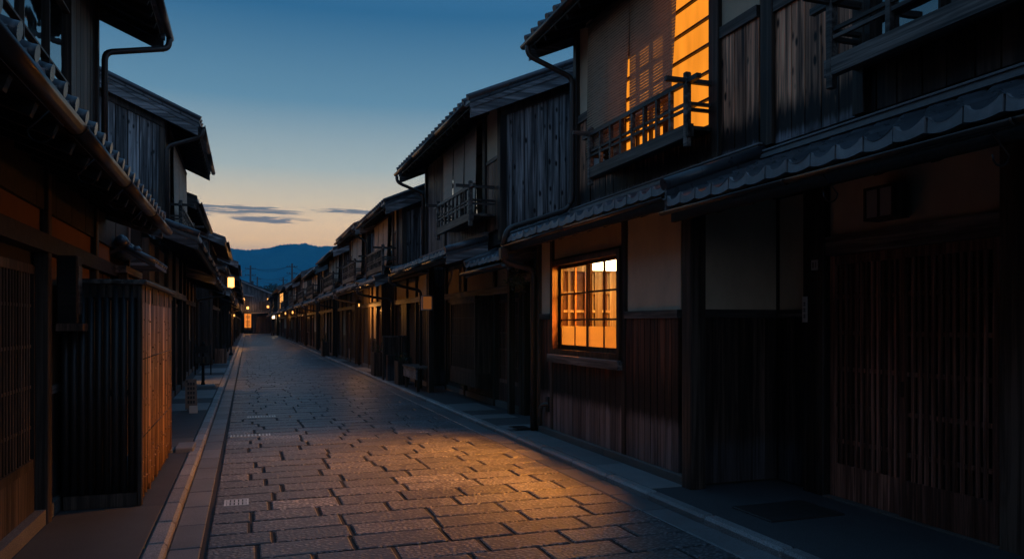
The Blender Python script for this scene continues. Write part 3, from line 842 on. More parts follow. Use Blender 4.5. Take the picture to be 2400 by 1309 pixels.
# ================================================================ the near house with the lit window
AW, AU, AR = 2.474*H, 2.85*H, 3.1*H
YP, YF = 6.175, 10.03
WY0, WY1, WZ0, WZ1 = 7.556, 9.409, 1.178, 2.30
def near_house():
    s = 1
    root = thing('townhouse', (AW, 7.0, 0), 'dark two-storey wooden house with a glowing orange ground-floor window and lit blinds above', 'house', 'townhouses along the lane')
    c = MB(s)
    for q in ((YP,YF,.0,WZ0),(YP,YF,WZ1,2.76),(YP,WY0,WZ0,WZ1),(WY1,YF,WZ0,WZ1)):
        c.box(AW+.05, AW+.13, *q)
    c.box(AW+.13, AR+.06, YP+.03, YP+.12, 0, 2.76)
    c.box(AR+.06, 8.0, -2, YP+.12, 0, 2.76)
    c.box(AW+.13, 8.0, YF-.10, YF, 0, 2.76)
    c.box(7.9, 8.0, YP+.12, YF-.1, 0, 2.76)
    c.box(AW+.05, 8.0, YP+.03, YF, 2.76, 2.86)
    zE, aE = 5.55, 3.78; zr = lambda a: zE + .43*(a-aE) - .09
    c.prism([(AU+.085,2.861),(AU+.085,zr(AU+.085)),(aE+3.6,zr(aE+3.6)),(8.0,zr(aE+3.6)-.2),(8.0,2.861)], -2, YF)
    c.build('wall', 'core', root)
    upper_roof(root, s, -2.2, YF+.26, aE, zE, .43, 3.6, 12, 8)
    # canopy in two steps
    canopy(root, s, 5.83, YF+.12, 3.41, 2.69, AU, 3.055, 4, 10, .245, .075, rafters=.4, amp=.052, gr=.03)
    canopy(root, s, -2.2, 5.81, 3.41, 2.565, AU, 2.975, 4, 12, .225, .075, rafters=.4, verge=False, hooks=1.15, amp=.052, gr=.03)
    # end board between the two canopy steps
    MB(s).prism([(3.40,2.50),(3.40,2.74),(AU-.08,3.05),(AU-.08,2.82)], 5.812, 5.828).build('canopy_step_board', 'barge', root)
    # ground floor front
    for ya, yb in ((6.33, 7.40), (9.57, 9.95)):
        MB(s).box(AW+.03, AW+.049, ya, yb, 1.68, 2.72).build('plaster_panel', 'plaster_grey', root)
        b = MB(s); boards_front(b, AW+.005, ya, yb, .14, 1.60, .135, .02, .012, .004); b.build('dado_boards', 'dado_board', root)
        MB(s).box(AW-.012, AW+.045, ya, yb, 1.602, 1.678).build('dado_rail', 'beam', root)
    b = MB(s); boards_front(b, AW+.005, 7.49, 9.48, .14, WZ0-.14, .135, .02, .012, .004); b.build('dado_boards', 'dado_board', root)
    MB(s).box(AW+.03, AW+.049, 7.49, 9.48, WZ1+.10, 2.72).build('plaster_panel', 'plaster', root)
    posts(root, s, [(AW-.04,AW+.12,YP-.13,YP+.03,.0,2.75),(AW-.005,AW+.049,7.40,7.49,.14,2.72),(AW-.005,AW+.049,9.48,9.57,.14,2.72),(AW-.02,AW+.049,9.95,10.05,.05,2.74)])
    pl = MB(s); pl.cbox(AW-.02, AW+.05, YP+.032, 7.9, .0, .138, .01); pl.cbox(AW-.02, AW+.05, 7.905, 10.05, .0, .138, .01)
    pl.build('stone_plinth', 'granite_dark', root)
    MB(s).box(AW-.03, AW+.06, YP+.03, YF, 2.721, 2.76).build('lintel_beam', 'beam', root)
    # the lit window: outer frame, two sashes, sill, panes, frosted strip
    f = MB(s)
    f.box(AW-.03, AW+.135, WY0-.065, WY0, WZ0-.03, WZ1+.065); f.box(AW-.03, AW+.135, WY1, WY1+.07, WZ0-.03, WZ1+.065)
    f.box(AW-.034, AW+.137, WY0, WY1, WZ1, WZ1+.065); f.box(AW-.034, AW+.137, WY0, WY1, WZ0-.03, WZ0+.035)
    wf = f.build('window', 'warm_frame', root)
    MB(s).cbox(AW-.07, AW+.10, WY0-.10, WY1+.11, WZ0-.135, WZ0-.032, .008).build('sill', 'beam', wf)
    ym = (WY0+WY1)/2
    for q, (ya, yb) in enumerate(((WY0, ym+.025), (ym-.025, WY1))):
        a = AW+.045+.032*q; z0, z1 = WZ0+.035, WZ1
        sh = MB(s); fr = .038
        sh.box(a, a+.03, ya, ya+fr, z0, z1); sh.box(a, a+.03, yb-fr, yb, z0, z1)
        sh.box(a+.001, a+.029, ya+fr, yb-fr, z1-fr, z1); sh.box(a+.001, a+.029, ya+fr, yb-fr, z0, z0+fr*1.5)
        sh.box(a+.004, a+.026, (ya+yb)/2-.011, (ya+yb)/2+.011, z0+fr, z1-fr)
        for k in (1, 2): sh.box(a+.006, a+.024, ya+fr, yb-fr, z0+.05+(z1-z0-.09)*k/3-.011, z0+.05+(z1-z0-.09)*k/3+.011)
        so = sh.build('sash', 'warm_frame', wf)
        p = MB(s); p.add([(a+.014,ya+.02,z0+.30),(a+.014,yb-.02,z0+.30),(a+.014,yb-.02,z1-.02),(a+.014,ya+.02,z1-.02)],[(0,1,2,3)]); p.build('pane', 'glass', wf)
        p = MB(s); p.box(a+.012, a+.016, ya+.02, yb-.02, z0+.02, z0+.30); p.build('frosted_pane', 'paper', wf)
    # the lit room behind it
    r = MB(s); X0, X1, Y0, Y1 = AW+.132, 6.3, 6.6, YF-.12
    r.box(X1, X1+.05, Y0, Y1, .1, 2.75); r.box(X0, X1, Y1, Y1+.018, .1, 2.75); r.box(X0, X1, Y0-.05, Y0, .1, 2.75)
    r.box(X0, X1, Y0, Y1, 2.70, 2.75); r.box(X0, X1, Y0, Y1, .09, .12)
    r.build('room_lining', 'plaster_room', root)
    p = MB(s)                                              # slatted partition with pale posts and rails
    px_ = 5.05
    for y in (7.3, 7.95, 8.5, 9.0, 9.35, 9.72): p.box(px_-.03, px_+.04, y, y+.13, .12, 2.35)
    for y in (7.6, 8.28, 8.75, 9.2, 9.55): p.box(px_-.01, px_+.02, y, y+.035, .12, 2.25)
    for z in (.9, 1.36, 1.84): p.box(px_-.015, px_+.018, 7.2, Y1, z, z+.045)
    p.box(px_-.035, px_+.045, 7.0, Y1, 2.26, 2.40)
    p.build('room_partition', 'warm_wood', root)
    q = MB(s)
    for y in (7.44, 8.1, 8.64, 9.14, 9.5): q.box(px_+.024, px_+.03, y, y+.22, .12, 2.25)
    q.build('partition_cloth', 'red_cloth', root)
    p = MB(s); p.box(px_+.25, px_+.27, 6.7, Y1, .12, 2.69); p.build('room_screen', 'plaster_room', root)
    yw = 9.84                                              # papered screen with posts along the far wall of the room
    p = MB(s)
    for x0, x1 in ((3.99,4.10),(4.215,4.25),(4.31,4.335),(4.63,4.74),(4.86,4.98),(5.0,5.04)): p.box(x0, x1, yw, yw+.05, .12, 2.27)
    for z in (.9, 1.28, 1.70, 1.96): p.box(4.10, 5.04, yw+.012, yw+.04, z, z+.035)
    p.box(3.98, 5.04, yw-.012, yw+.062, 2.271, 2.36)
    p.build('wall_screen', 'warm_wood', root)
    p = MB(s); p.box(4.10, 4.60, yw+.042, yw+.05, .12, 2.27); p.box(4.76, 4.84, yw+.042, yw+.05, .12, 2.27); p.build('screen_cloth', 'red_cloth', root)
    MB(s).box(4.46, 4.54, yw-.03, yw+.04, .12, 2.27).build('room_post', 'red_wood', root)
    # recessed entrance wing
    MB(s).box(AW+.13, AR+.02, YP+.004, YP+.028, 1.68, 2.74).build('plaster_panel', 'plaster_grey', root)
    b = MB(s); boards_side(b, YP-.005, AW+.125, AR+.03, .06, lambda a: 1.60, .15, .01, .004, .003); b.build('side_boards', 'dado_dark', root)
    MB(s).box(AW+.125, AR+.03, YP-.02, YP+.027, 1.602, 1.678).build('dado_rail', 'beam_x', root)
    MB(s).box(AR+.035, AR+.058, 5.75, YP-.03, 1.68, 2.74).build('plaster_panel', 'plaster_grey', root)
    b = MB(s); boards_front(b, AR+.02, 5.75, YP-.02, .06, 1.60, .15, .016, .004, .003); b.build('dado_boards', 'dado_dark', root)
    MB(s).box(AR-.0, AR+.058, 5.75, YP-.03, 1.602, 1.678).build('dado_rail', 'beam', root)
    posts(root, s, [(AR-.05,AR+.1,5.46,5.72,.042,2.76),(AR-.05,AR+.1,3.55,3.80,.042,2.76)])
    MB(s).box(AR-.03, AR+.058, 3.80, 5.46, 2.14, 2.30).build('lintel_beam', 'beam', root)
    MB(s).box(AR+.03, AR+.057, 3.80, 5.46, 2.301, 2.76).build('plaster_panel', 'plaster_grey', root)
    b = MB(s); boards_front(b, AR+.02, -2, 3.55, .06, 2.0, .16); b.build('dado_boards', 'dado_dark', root)
    MB(s).box(AR+.03, AR+.057, -2, 3.55, 2.0, 2.76).build('plaster_panel', 'plaster_grey', root)
    for q, (ya, yb) in enumerate(((3.81, 4.66), (4.62, 5.45))):
        a = AR - .02 + .036*q
        d = MB(s); z0, z1 = .055, 2.135
        d.box(a, a+.032, ya, ya+.06, z0, z1); d.box(a, a+.032, yb-.06, yb, z0, z1); d.box(a+.001, a+.031, ya+.06, yb-.06, z1-.08, z1); d.box(a+.001, a+.031, ya+.06, yb-.06, z0, .34)
        n = 12
        for k in range(1, n):
            y = ya+.06+(yb-ya-.12)*k/n; d.box(a+.002, a+.026, y-.011, y+.011, .34, z1-.08)
        for k in range(5): d.box(a+.016, a+.031, ya+.06, yb-.06, .52+.31*k, .555+.31*k)
        do = d.build('sliding_door', 'red_wood', root)
        g = MB(s).box(a+.034, a+.0345, ya+.05, yb-.05, .33, z1-.06); 
        h = MB(s); yh = yb-.03 if q == 0 else ya+.03
        h.box(a-.004, a+.0, yh-.014, yh+.014, .98, 1.10); h.build('handle', 'iron', do)
    MB(s).box(AR-.06, AR+.09, 3.80, 5.46, .03, .053).build('door_sill', 'granite_dark', root)
    # upper front
    Z0, ZT = 3.145, 5.71
    def bay(ya, yb, zm, w=.19):
        b = MB(s); boards_front(b, AU+.02, ya, yb, Z0, zm, w, .02, .012, .008); b.build('upper_boards', 'brown_board', root)
        MB(s).box(AU-.005, AU+.07, ya, yb, zm+.001, zm+.11).build('rail', 'beam', root)
        MB(s).box(AU+.03, AU+.07, ya, yb, zm+.111, ZT).build('plaster_panel', 'plaster_grey', root)
    bay(5.93, 6.52, 4.36); bay(4.74, 5.70, 4.31); bay(9.60, 9.96, 4.36)
    b = MB(s); boards_front(b, AU+.03, 6.60, 9.60, Z0, 3.50, .2); b.build('upper_boards', 'brown_board', root)
    b = MB(s); boards_front(b, AU+.03, -1.9, 4.74, Z0, 3.50, .2); b.build('upper_boards', 'dado_dark', root)
    posts(root, s, [(AU-.02,AU+.08,6.52,6.64,Z0,ZT),(AU-.02,AU+.08,5.70,5.86,Z0,ZT),(AU-.02,AU+.08,4.62,4.74,Z0,ZT),(AU-.03,AU+.1,9.96,10.07,Z0-.1,ZT)])
    b = MB(s); boards_front(b, AU+.035, 5.86, 5.93, Z0, 4.36, .07); b.build('upper_boards', 'brown_board', root)
    window(root, s, AU, 6.64, 7.55, 3.50, 5.55, 1, 7, 'shoji_lit', depth=.078)
    window(root, s, AU, 7.55, 8.62, 3.50, 4.86, 3, 5, 'shoji_lit', depth=.078, fr=.05, mun=.03)
    MB(s).box(AU-.01, AU+.078, 7.55, 8.62, 4.861, 5.55).build('transom_board', 'timber', root)
    window(root, s, AU, 8.62, 9.60, 3.50, 5.55, 2, 7, 'dark_pane', depth=.078)
    window(root, s, AU-.02, -1.5, 4.60, 3.50, 5.5, 10, 4, 'glass_dark', depth=.09)
    balcony(root, s, AU, 6.62, 9.0, 3.53, .30, .42, 7)
    balcony(root, s, AU, -1.2, 4.72, 3.53, .30, .42, 10)
    # rain pipes
    downpipe(root, s, [(aE-.06,YF+.10,zE-.10),(aE-.06,YF+.10,zE-.24),(AU-.055,YF-.0,zE-.52),(AU-.055,YF-.0,3.3),(AU-.12,YF+.03,3.16),(3.40,YF+.05,2.86),(3.355,YF+.08,2.62)], .038)
    downpipe(root, s, [(3.355,YF+.07,2.58),(3.355,YF+.07,2.40),(AW-.06,YF+.02,2.30),(AW-.06,YF+.02,.06)], .042, mat='copper')
    MB(s).cbox(3.30, 3.41, YF+.01, YF+.13, 2.44, 2.60, .012).build('rain_head', 'copper', root)
    e = MB(s); e.tube(pipe_path([(AW-.06,9.78,.16),(AW-.06,9.78,.40),(AW-.06,9.66,.46),(AW+.0,9.60,.46)], .07), .03, 8); e.box(AW-.02,AW+.006,9.60,9.68,.36,.56)
    e.build('vent_pipe', 'pipe', root)
    return root
M['warm_frame'] = wood('stained_window_frame', (.035, .014, .008), (.13, .055, .03), 'z', .42, 0, 1)
M['red_cloth'] = simple('brown_red_cloth', (.11, .045, .028), .8, 0, .3, 12)
near_house()
blind(1, AU-.17, 7.03, 8.09, 5.45, 3.78, 'brown reed blind glowing with the lit panes behind it, beside the bare orange pane', 'blind', .06, .05)
blind(1, AU-.17, 8.10, 9.26, 5.45, 3.70, 'brown reed blind of the lit upper window, the half nearer the rain pipe', 'blind', .07, .05)

# ceiling lamp of the lit room
lamp = thing('ceiling_lamp', (4.62, 9.28, 2.44), 'bright ceiling lamp glowing inside the lit ground-floor window', 'lamp')
MB().cbox(4.36,4.86,9.02,9.54,2.27,2.50,.03).build('lamp_shade', 'bulb', lamp)
MB().lathe((4.62,9.28,2.50), [(.05,0),(.05,.18),(.09,.195)], 12).build('lamp_stem', 'iron', lamp)
def light(name, typ, loc, power, col=(1, .42, .10), r=.1, label=None, **k):
    l = bpy.data.lights.new(name, typ); l.energy = power; l.color = col; l.shadow_soft_size = r
    for a, b in k.items(): setattr(l, a, b)
    o = bpy.data.objects.new(name, l); COL.objects.link(o); o.location = loc
    return o
sp = light('added_window_spot', 'SPOT', (4.50, 8.62, 2.62), 3500, (1, .31, .035), .30, spot_size=rad(98), spot_blend=1.0)  # added spot, aimed out of the window to throw the road pool
sp.rotation_euler = Vector((-1.9, -.30, -2.45)).to_track_quat('-Z', 'Y').to_euler()
sp = light('added_window_spot', 'SPOT', (4.58, 8.80, 2.20), 190, (1, .33, .03), .16, spot_size=rad(150), spot_blend=.5)  # second added spot, lower, to reach the bamboo screen across the lane
sp.rotation_euler = Vector((-1, -.18, -.5)).to_track_quat('-Z', 'Y').to_euler()
light('room_glow', 'POINT', (4.60, 8.3, 2.45), 140, (1, .41, .045), .12)

# entrance canopy in the gap between the lit house and the next
g = thing('entrance_canopy', (3.95, 11.1, 0), 'small tiled canopy over the dark passage beside the lit house', 'canopy')
canopy(g, 1, 10.15, 12.28, 3.42, 2.48, 4.25, 2.84, 3, 8, .24, .08, gut=True)
posts(g, 1, [(4.12,4.22,10.2,10.32,.042,2.6),(4.12,4.22,12.1,12.22,.042,2.6)])
MB().box(4.13, 4.21, 10.321, 12.099, 2.2, 2.34).build('lintel_beam', 'beam', g)

# ================================================================ the far row on the lit-window side
RB = [('B', 0, .14), ('W', .14, .62), ('S', .62, .74), ('B', .74, 1)]
def span(bays, y0, y1): return [(k, y0+(y1-y0)*a, y0+(y1-y0)*b) for k, a, b in bays]
r2 = townhouse(1, 11.75, 17.3, 4.30, 3.84, (3.12, 2.72), 2.93, (12.42, 17.6), (3.26, 5.0), .43,
    'dark wooden house with three pale blinds and a railed balcony, next beyond the lit house',
    [('B',11.85,12.0),('D',12.0,13.45),('B',13.45,15.5),('L',15.5,17.1)],
    [('S',11.82,12.6),('W',12.6,15.45),('B',15.45,17.2)], 3.42, (12.05,14.4,3.36,.42,7), [(12.85,13.62,4.98,3.42,'pale reed blind nearest the grey gable boards of the second house, above its balcony'),(13.66,14.42,4.98,3.40,'middle one of three pale reed blinds above the second house balcony'),(14.46,15.24,4.98,3.38,'far one of three pale reed blinds above the second house balcony')],
    3.4, 11, 6, 'grey_board', dp=False)
bw = MB(); lattice(bw, 3.97, 13.6, 15.4, .62, 2.0, .065); bw.box(3.96, 4.32, 13.58, 15.42, .36, .615); bw.box(4.0, 4.32, 13.6, 13.63, .62, 2.0); bw.box(3.95, 4.32, 13.57, 15.43, 2.001, 2.06)
bw.build('bay_lattice', 'timber', r2)
downpipe(r2, 1, [(3.20,17.3,4.88),(3.20,17.3,4.74),(3.78,17.2,4.5),(3.78,17.2,3.1)], .036)
downpipe(r2, 1, [(3.07,17.5,2.6),(3.07,17.5,2.46),(3.78,17.45,2.3),(3.78,17.45,.05)], .035)
posts(r2, 1, [(3.72,3.84,16.35,16.47,.042,2.78)])
BL = 'pale reed blind %s'
townhouse(1, 18.1, 22.1, 4.05, 3.47, (3.02, 2.64), 2.84, (19.3, 22.4), (3.02, 4.34), .43,
    'low dark wooden house with curtain-like blinds, between the second balcony and the orange-lit doorway',
    [('L',17.9,19.2),('O',19.2,20.4),('B',20.4,22.1)], span([('B',0,.16),('S',.16,.3),('W',.3,.95),('B',.95,1)], 18.15, 22.05), 3.1, (18.9,21.6,2.98,.34,9),
    [(19.6,20.35,4.25,3.0,'pale narrow blind above the third balcony, nearest the grey boards'),(20.4,21.1,4.25,3.0,'pale narrow blind at the middle of the third balcony'),(21.15,21.85,4.25,3.0,'pale narrow blind at the far end of the third balcony')], 3.2, 10, 5, 'grey_board')
townhouse(1, 23.15, 27.5, 3.85, 3.40, (2.98, 2.66), 2.84, (22.5, 27.9), (2.98, 4.40), .43,
    'dark wooden house whose doorway plaster is lit orange under its canopy',
    [('D',23.2,24.2),('P',24.2,25.2),('Q',25.2,25.9),('B',25.9,27.4)], span([('B',0,.2),('W',.2,.8),('S',.8,1)], 23.2, 27.4), 3.12, (23.6,26.6,3.0,.34,9),
    [(23.9,24.9,4.3,3.05,'pale blind on the fourth house from the lit window, its nearer one'),(25.0,26.0,4.3,3.05,'pale blind on the fourth house from the lit window, its farther one')], 3.2, 9, 5, 'grey_board')
LOOK = {'fifth house on the lit side': ', three pale blinds behind its railing', 'sixth house on the lit side': ', the lowest roof of the row',
  'seventh house on the lit side': ', two blinds and a roof stepping up', 'eighth house on the lit side': ', a low roof and one hanging lantern', 'ninth house on the lit side': ', long, with hanging lanterns at its eaves'}
def far_house(s, y0, y1, aw, au, ce, zct, ue, label, lit=False, bl=0, bal=True, rnd=0, door='D'):
    L = y1 - y0
    gb = [[('L',0,.25),(door,.25,.5),('P',.5,.75),('B',.75,1)], [('B',0,.2),('O',.2,.4),('Q',.4,.6),('L',.6,1)], [('Q',0,.3),('D',.3,.6),('W',.6,1)]][rnd % 3]
    ub = [[('B',0,.15),('Y' if lit else 'W',.15,.75),('S',.75,1)], [('S',0,.2),('B',.2,.35),('Y' if lit else 'W',.35,.9),('B',.9,1)], [('Y' if lit else 'W',0,.6),('B',.6,1)]][rnd % 3]
    ub = span(ub, y0+.05, y1-.05); wy = [b for b in ub if b[0] in 'WY'][0]
    zb = zct + .28
    bls = []
    for i in range(bl):
        q0 = wy[1] + (wy[2]-wy[1])*(i+.1)/(bl+.2); q1 = wy[1] + (wy[2]-wy[1])*(i+.85)/(bl+.2)
        bls.append((q0, q1, ue[1]-.1, zb+.02, '%s blind hanging at the upper window of the %s' % (('first','second','third')[i], label)))
    return townhouse(s, y0, y1, aw, au, ce, zct, (y0-.1, y1+.05), ue, .43, label + LOOK.get(label, ''), span(gb, y0+.1, y1-.1), ub, zb,
        (wy[1]-.1, wy[2]+.1, zb-.1, .32, 8) if bal else None, bls, 3.0, 7, 4, 'grey_board' if rnd % 2 else 'black_board', far=True)
far_house(1, 28.75, 34.7, 3.8, 3.36, (2.95, 2.62), 2.82, (2.93, 4.22), 'fifth house on the lit side', bl=3, rnd=0)
far_house(1, 36.1, 43.6, 3.75, 3.33, (2.92, 2.6), 2.8, (2.90, 4.05), 'sixth house on the lit side', bl=3, rnd=1)
far_house(1, 45.2, 52.6, 3.75, 3.3, (2.9, 2.62), 2.82, (2.86, 4.38), 'seventh house on the lit side', bl=2, rnd=2)
far_house(1, 54.2, 61.9, 3.7, 3.28, (2.88, 2.62), 2.82, (2.84, 4.2), 'eighth house on the lit side', bl=2, rnd=0)
far_house(1, 63.9, 76.9, 3.7, 3.26, (2.86, 2.62), 2.82, (2.82, 4.55), 'ninth house on the lit side', rnd=1)
far_house(1, 78.0, 97.0, 3.6, 3.4, (2.9, 2.62), 2.82, (2.75, 5.0), 'far house with the glowing orange upper window', lit=True, bal=False, rnd=2)
far_house(1, 97.5, 110.0, 3.4, 3.3, (2.75, 2.62), 2.82, (2.75, 4.9), 'tenth dark house on the lit side', rnd=0)
far_house(1, 110.5, 123.0, 3.4, 3.3, (2.75, 2.62), 2.82, (2.75, 4.9), 'last dark house on the lit side before the closing gable', rnd=1)

# ================================================================ the bamboo-screen side
l1 = townhouse(-1, -2.0, 11.45, 1.44, 1.78, (.885, 2.665), 2.97, (-1.9, 9.22), (1.07, 5.54), .43,
    'dark house in the near corner with a long copper gutter over its lattice door', 
    [('D',2.6,4.3),('D',4.3,6.64),('P',6.64,8.6),('B',8.6,10.8)],
    [('W',1.2,5.6),('W',5.6,9.35),('B',9.35,10.85)], 3.25, None, (), 3.4, 12, 8, 'black_board', door='timber', dp=False, barrel=True, hooks=1.15, verge=.1, cpitch=.27, pl='plaster_red', ubmat='dado_dark')
fz = MB(-1); boards_front(fz, 1.435, -1.5, 10.8, 2.40, 2.80, .6, .02); fz.build('frieze_boards', 'soffit', l1)
for o_ in l1.children:
    if o_.name.startswith('lintel_beam'): o_.data.materials[0] = M['soffit']
downpipe(l1, -1, [(1.01,11.45,5.44),(1.01,11.45,5.3),(1.72,10.95,5.0),(1.72,10.92,3.2)], .04)
l2 = townhouse(-1, 15.8, 20.3, 1.44, 1.47, (.72, 2.86), 3.14, (12.7, 21.0), (.86, 5.33), .45,
    'grey-gabled wooden house beyond the bamboo screen with blinds over a railing',
    [('L',15.9,17.4),('D',17.4,19.0),('B',19.0,20.2)], [('B',15.85,16.7),('W',16.7,20.2)], 3.48,
    (16.3,20.0,3.44,.26,8), [(16.75,17.9,5.15,3.5,'grey reed blind nearest the rain pipe of the grey-gabled house'),(17.95,19.05,5.15,3.5,'middle grey reed blind of the grey-gabled house'),(19.1,20.2,5.15,3.5,'farthest grey reed blind of the grey-gabled house')],
    3.4, 11, 6, 'grey_board', dp=False, barrel=False)
wing = MB(-1); wing.box(1.52, 5.0, 12.8, 15.79, 0, 2.98); wing.build('wing_wall', 'core', l2)
ground_front(l2, -1, 1.44, 2.85, [('P',12.85,14.2),('L',14.2,15.75)])
downpipe(l2, -1, [(.80,15.62,5.22),(.80,15.62,5.08),(1.42,15.70,4.86),(1.42,15.70,3.4)], .038)
far_house(-1, 20.8, 27.1, 1.62, 1.75, (.75, 2.72), 2.98, (1.18, 4.62), 'set-back dark house past the grey gable', rnd=0, bal=True, bl=0)
far_house(-1, 29.7, 37.9, 1.22, 1.32, (.60, 2.72), 2.95, (.74, 4.56), 'grey-boarded house just before the glowing street lantern', rnd=1, bal=False)
far_house(-1, 38.3, 43.2, 1.4, 1.5, (.72, 2.7), 2.92, (.95, 4.2), 'low house behind the glowing street lantern', rnd=2, bal=False)
far_house(-1, 43.7, 54.0, .98, 1.06, (.52, 2.7), 2.92, (.46, 4.75), 'dark house right behind the street lantern', rnd=0, bal=False)
far_house(-1, 54.5, 66.0, 1.05, 1.12, (.56, 2.7), 2.92, (.52, 4.6), 'second dark house past the street lantern', rnd=1, bal=False)
far_house(-1, 66.5, 79.0, 1.05, 1.12, (.56, 2.7), 2.92, (.52, 4.6), 'third dark house past the street lantern', rnd=2, bal=False)
far_house(-1, 79.5, 95.0, 1.0, 1.1, (.56, 2.7), 2.92, (.5, 4.6), 'fourth dark house past the street lantern', rnd=0, bal=False)
far_house(-1, 95.5, 122.5, 1.0, 1.1, (.56, 2.7), 2.92, (.5, 4.5), 'last dark house before the orange sign', rnd=1, bal=False)
w_ = thing('board_fence', (-1.6, 28.4, 0), 'short dark board fence filling the gap between two houses', 'fence')
b = MB(-1); boards_front(b, 1.6, 27.25, 29.55, .05, 2.3, .18); b.build('fence_boards', 'dado_dark', w_)
MB(-1).box(1.55, 1.72, 27.2, 29.6, 2.301, 2.36).build('cap_rail', 'beam', w_)
w_ = thing('board_fence', (-1.6, 12.1, 0), 'dark board fence with a plain cap just past the bamboo screen', 'fence')
b = MB(-1); boards_front(b, 1.6, 11.5, 12.7, .05, 2.25, .18); b.build('fence_boards', 'dado_dark', w_)
MB(-1).box(1.2, 1.72, 11.5, 12.69, 2.33, 2.37).build('cap_rail', 'barge', w_)

# ---- house closing the lane, gable towards the camera
def closing_house():
    y = 124.0
    e = thing('townhouse', (1.0, y, 0), 'dark gabled house closing the far end of the lane behind the orange sign', 'house', 'townhouses along the lane')
    c = MB(); ridge = (-6.5, 10.4); ev = (4.0, 6.1)
    zr = lambda x: ridge[1] + (ev[1]-ridge[1])*(x-ridge[0])/(ev[0]-ridge[0])
    c.prism([(-9,0),(3.3,0),(3.3,zr(3.3)-.1),(ridge[0],ridge[1]-.1),(-9,9.5)], y+.06, y+12)
    c.build('wall', 'core', e)
    t = MB(); lip = MB(); tiles(t, lip, ev[0], ev[1], ridge[0], ridge[1], y-.6, y+12, .3, 14, .05, 4)
    t.prism([(ridge[0],ridge[1]),(-10,9.3),(-10,9.2),(ridge[0],ridge[1]-.08)], y-.6, y+12)
    rf = t.build('roof', 'tile', e); lip.build('eave_tile_lip', 'tile_lip', rf)
    MB().prism([(ev[0],ev[1]-.32),(ev[0],ev[1]-.05),(ridge[0],ridge[1]-.05),(ridge[0],ridge[1]-.32)], y-.64, y-.58).build('barge_board', 'barge', e)
    b = MB(); boards_side(b, y, -2.5, 3.3, 3.3, lambda x: zr(x)-.4, .3); b.build('gable_boards', 'black_board', e)
    p = MB(); p.prism([(-2.5,6.2),(.9,5.7),(.9,5.6),(-2.5,6.1)], y-.7, y-.01); p.build('pent_roof', 'tile_lip', e)
    t = MB(); lip = MB()
    canopy(e, 1, y-1.0, y-.05, 0.2, 3.1, 3.2, 3.35, 2, 4, .3, 0, gut=False)
    ex = MB()
    for x in (-.6, .6, 1.5, 2.3, 3.2): ex.box(x, x+.14, y-.04, y+.05, 0, 3.1)
    for i, o in enumerate((-.6, .6, 1.5, 2.3)): 
        m = MB(); boards_side(m, y, o+.16, o+(1.0 if i else 1.1)*.8, .1, lambda x: 2.9, .18); m.build('board_wall', 'warm_strip' if i == 1 else 'dado_dark', e)
    ex.build('post', 'timber', e)
    w1 = MB(); w1.box(-.6, .2, y-.05, y+.04, 3.8, 5.0); w1.build('window', 'timber', e)
    w1 = MB(); w1.box(1.7, 2.6, y-.05, y+.04, 3.6, 4.9); w1.build('window', 'timber', e)
closing_house()
M['pole_grey'] = simple('concrete_pole', (.045, .045, .048), .8, 0, .2, 4)
M['sign_wood'] = simple('brown_sign_board', (.16, .11, .085), .6, 0, .3, 14)
M['dim_paper'] = emit('dim_lantern_paper', (1.0, .32, .08), .14)
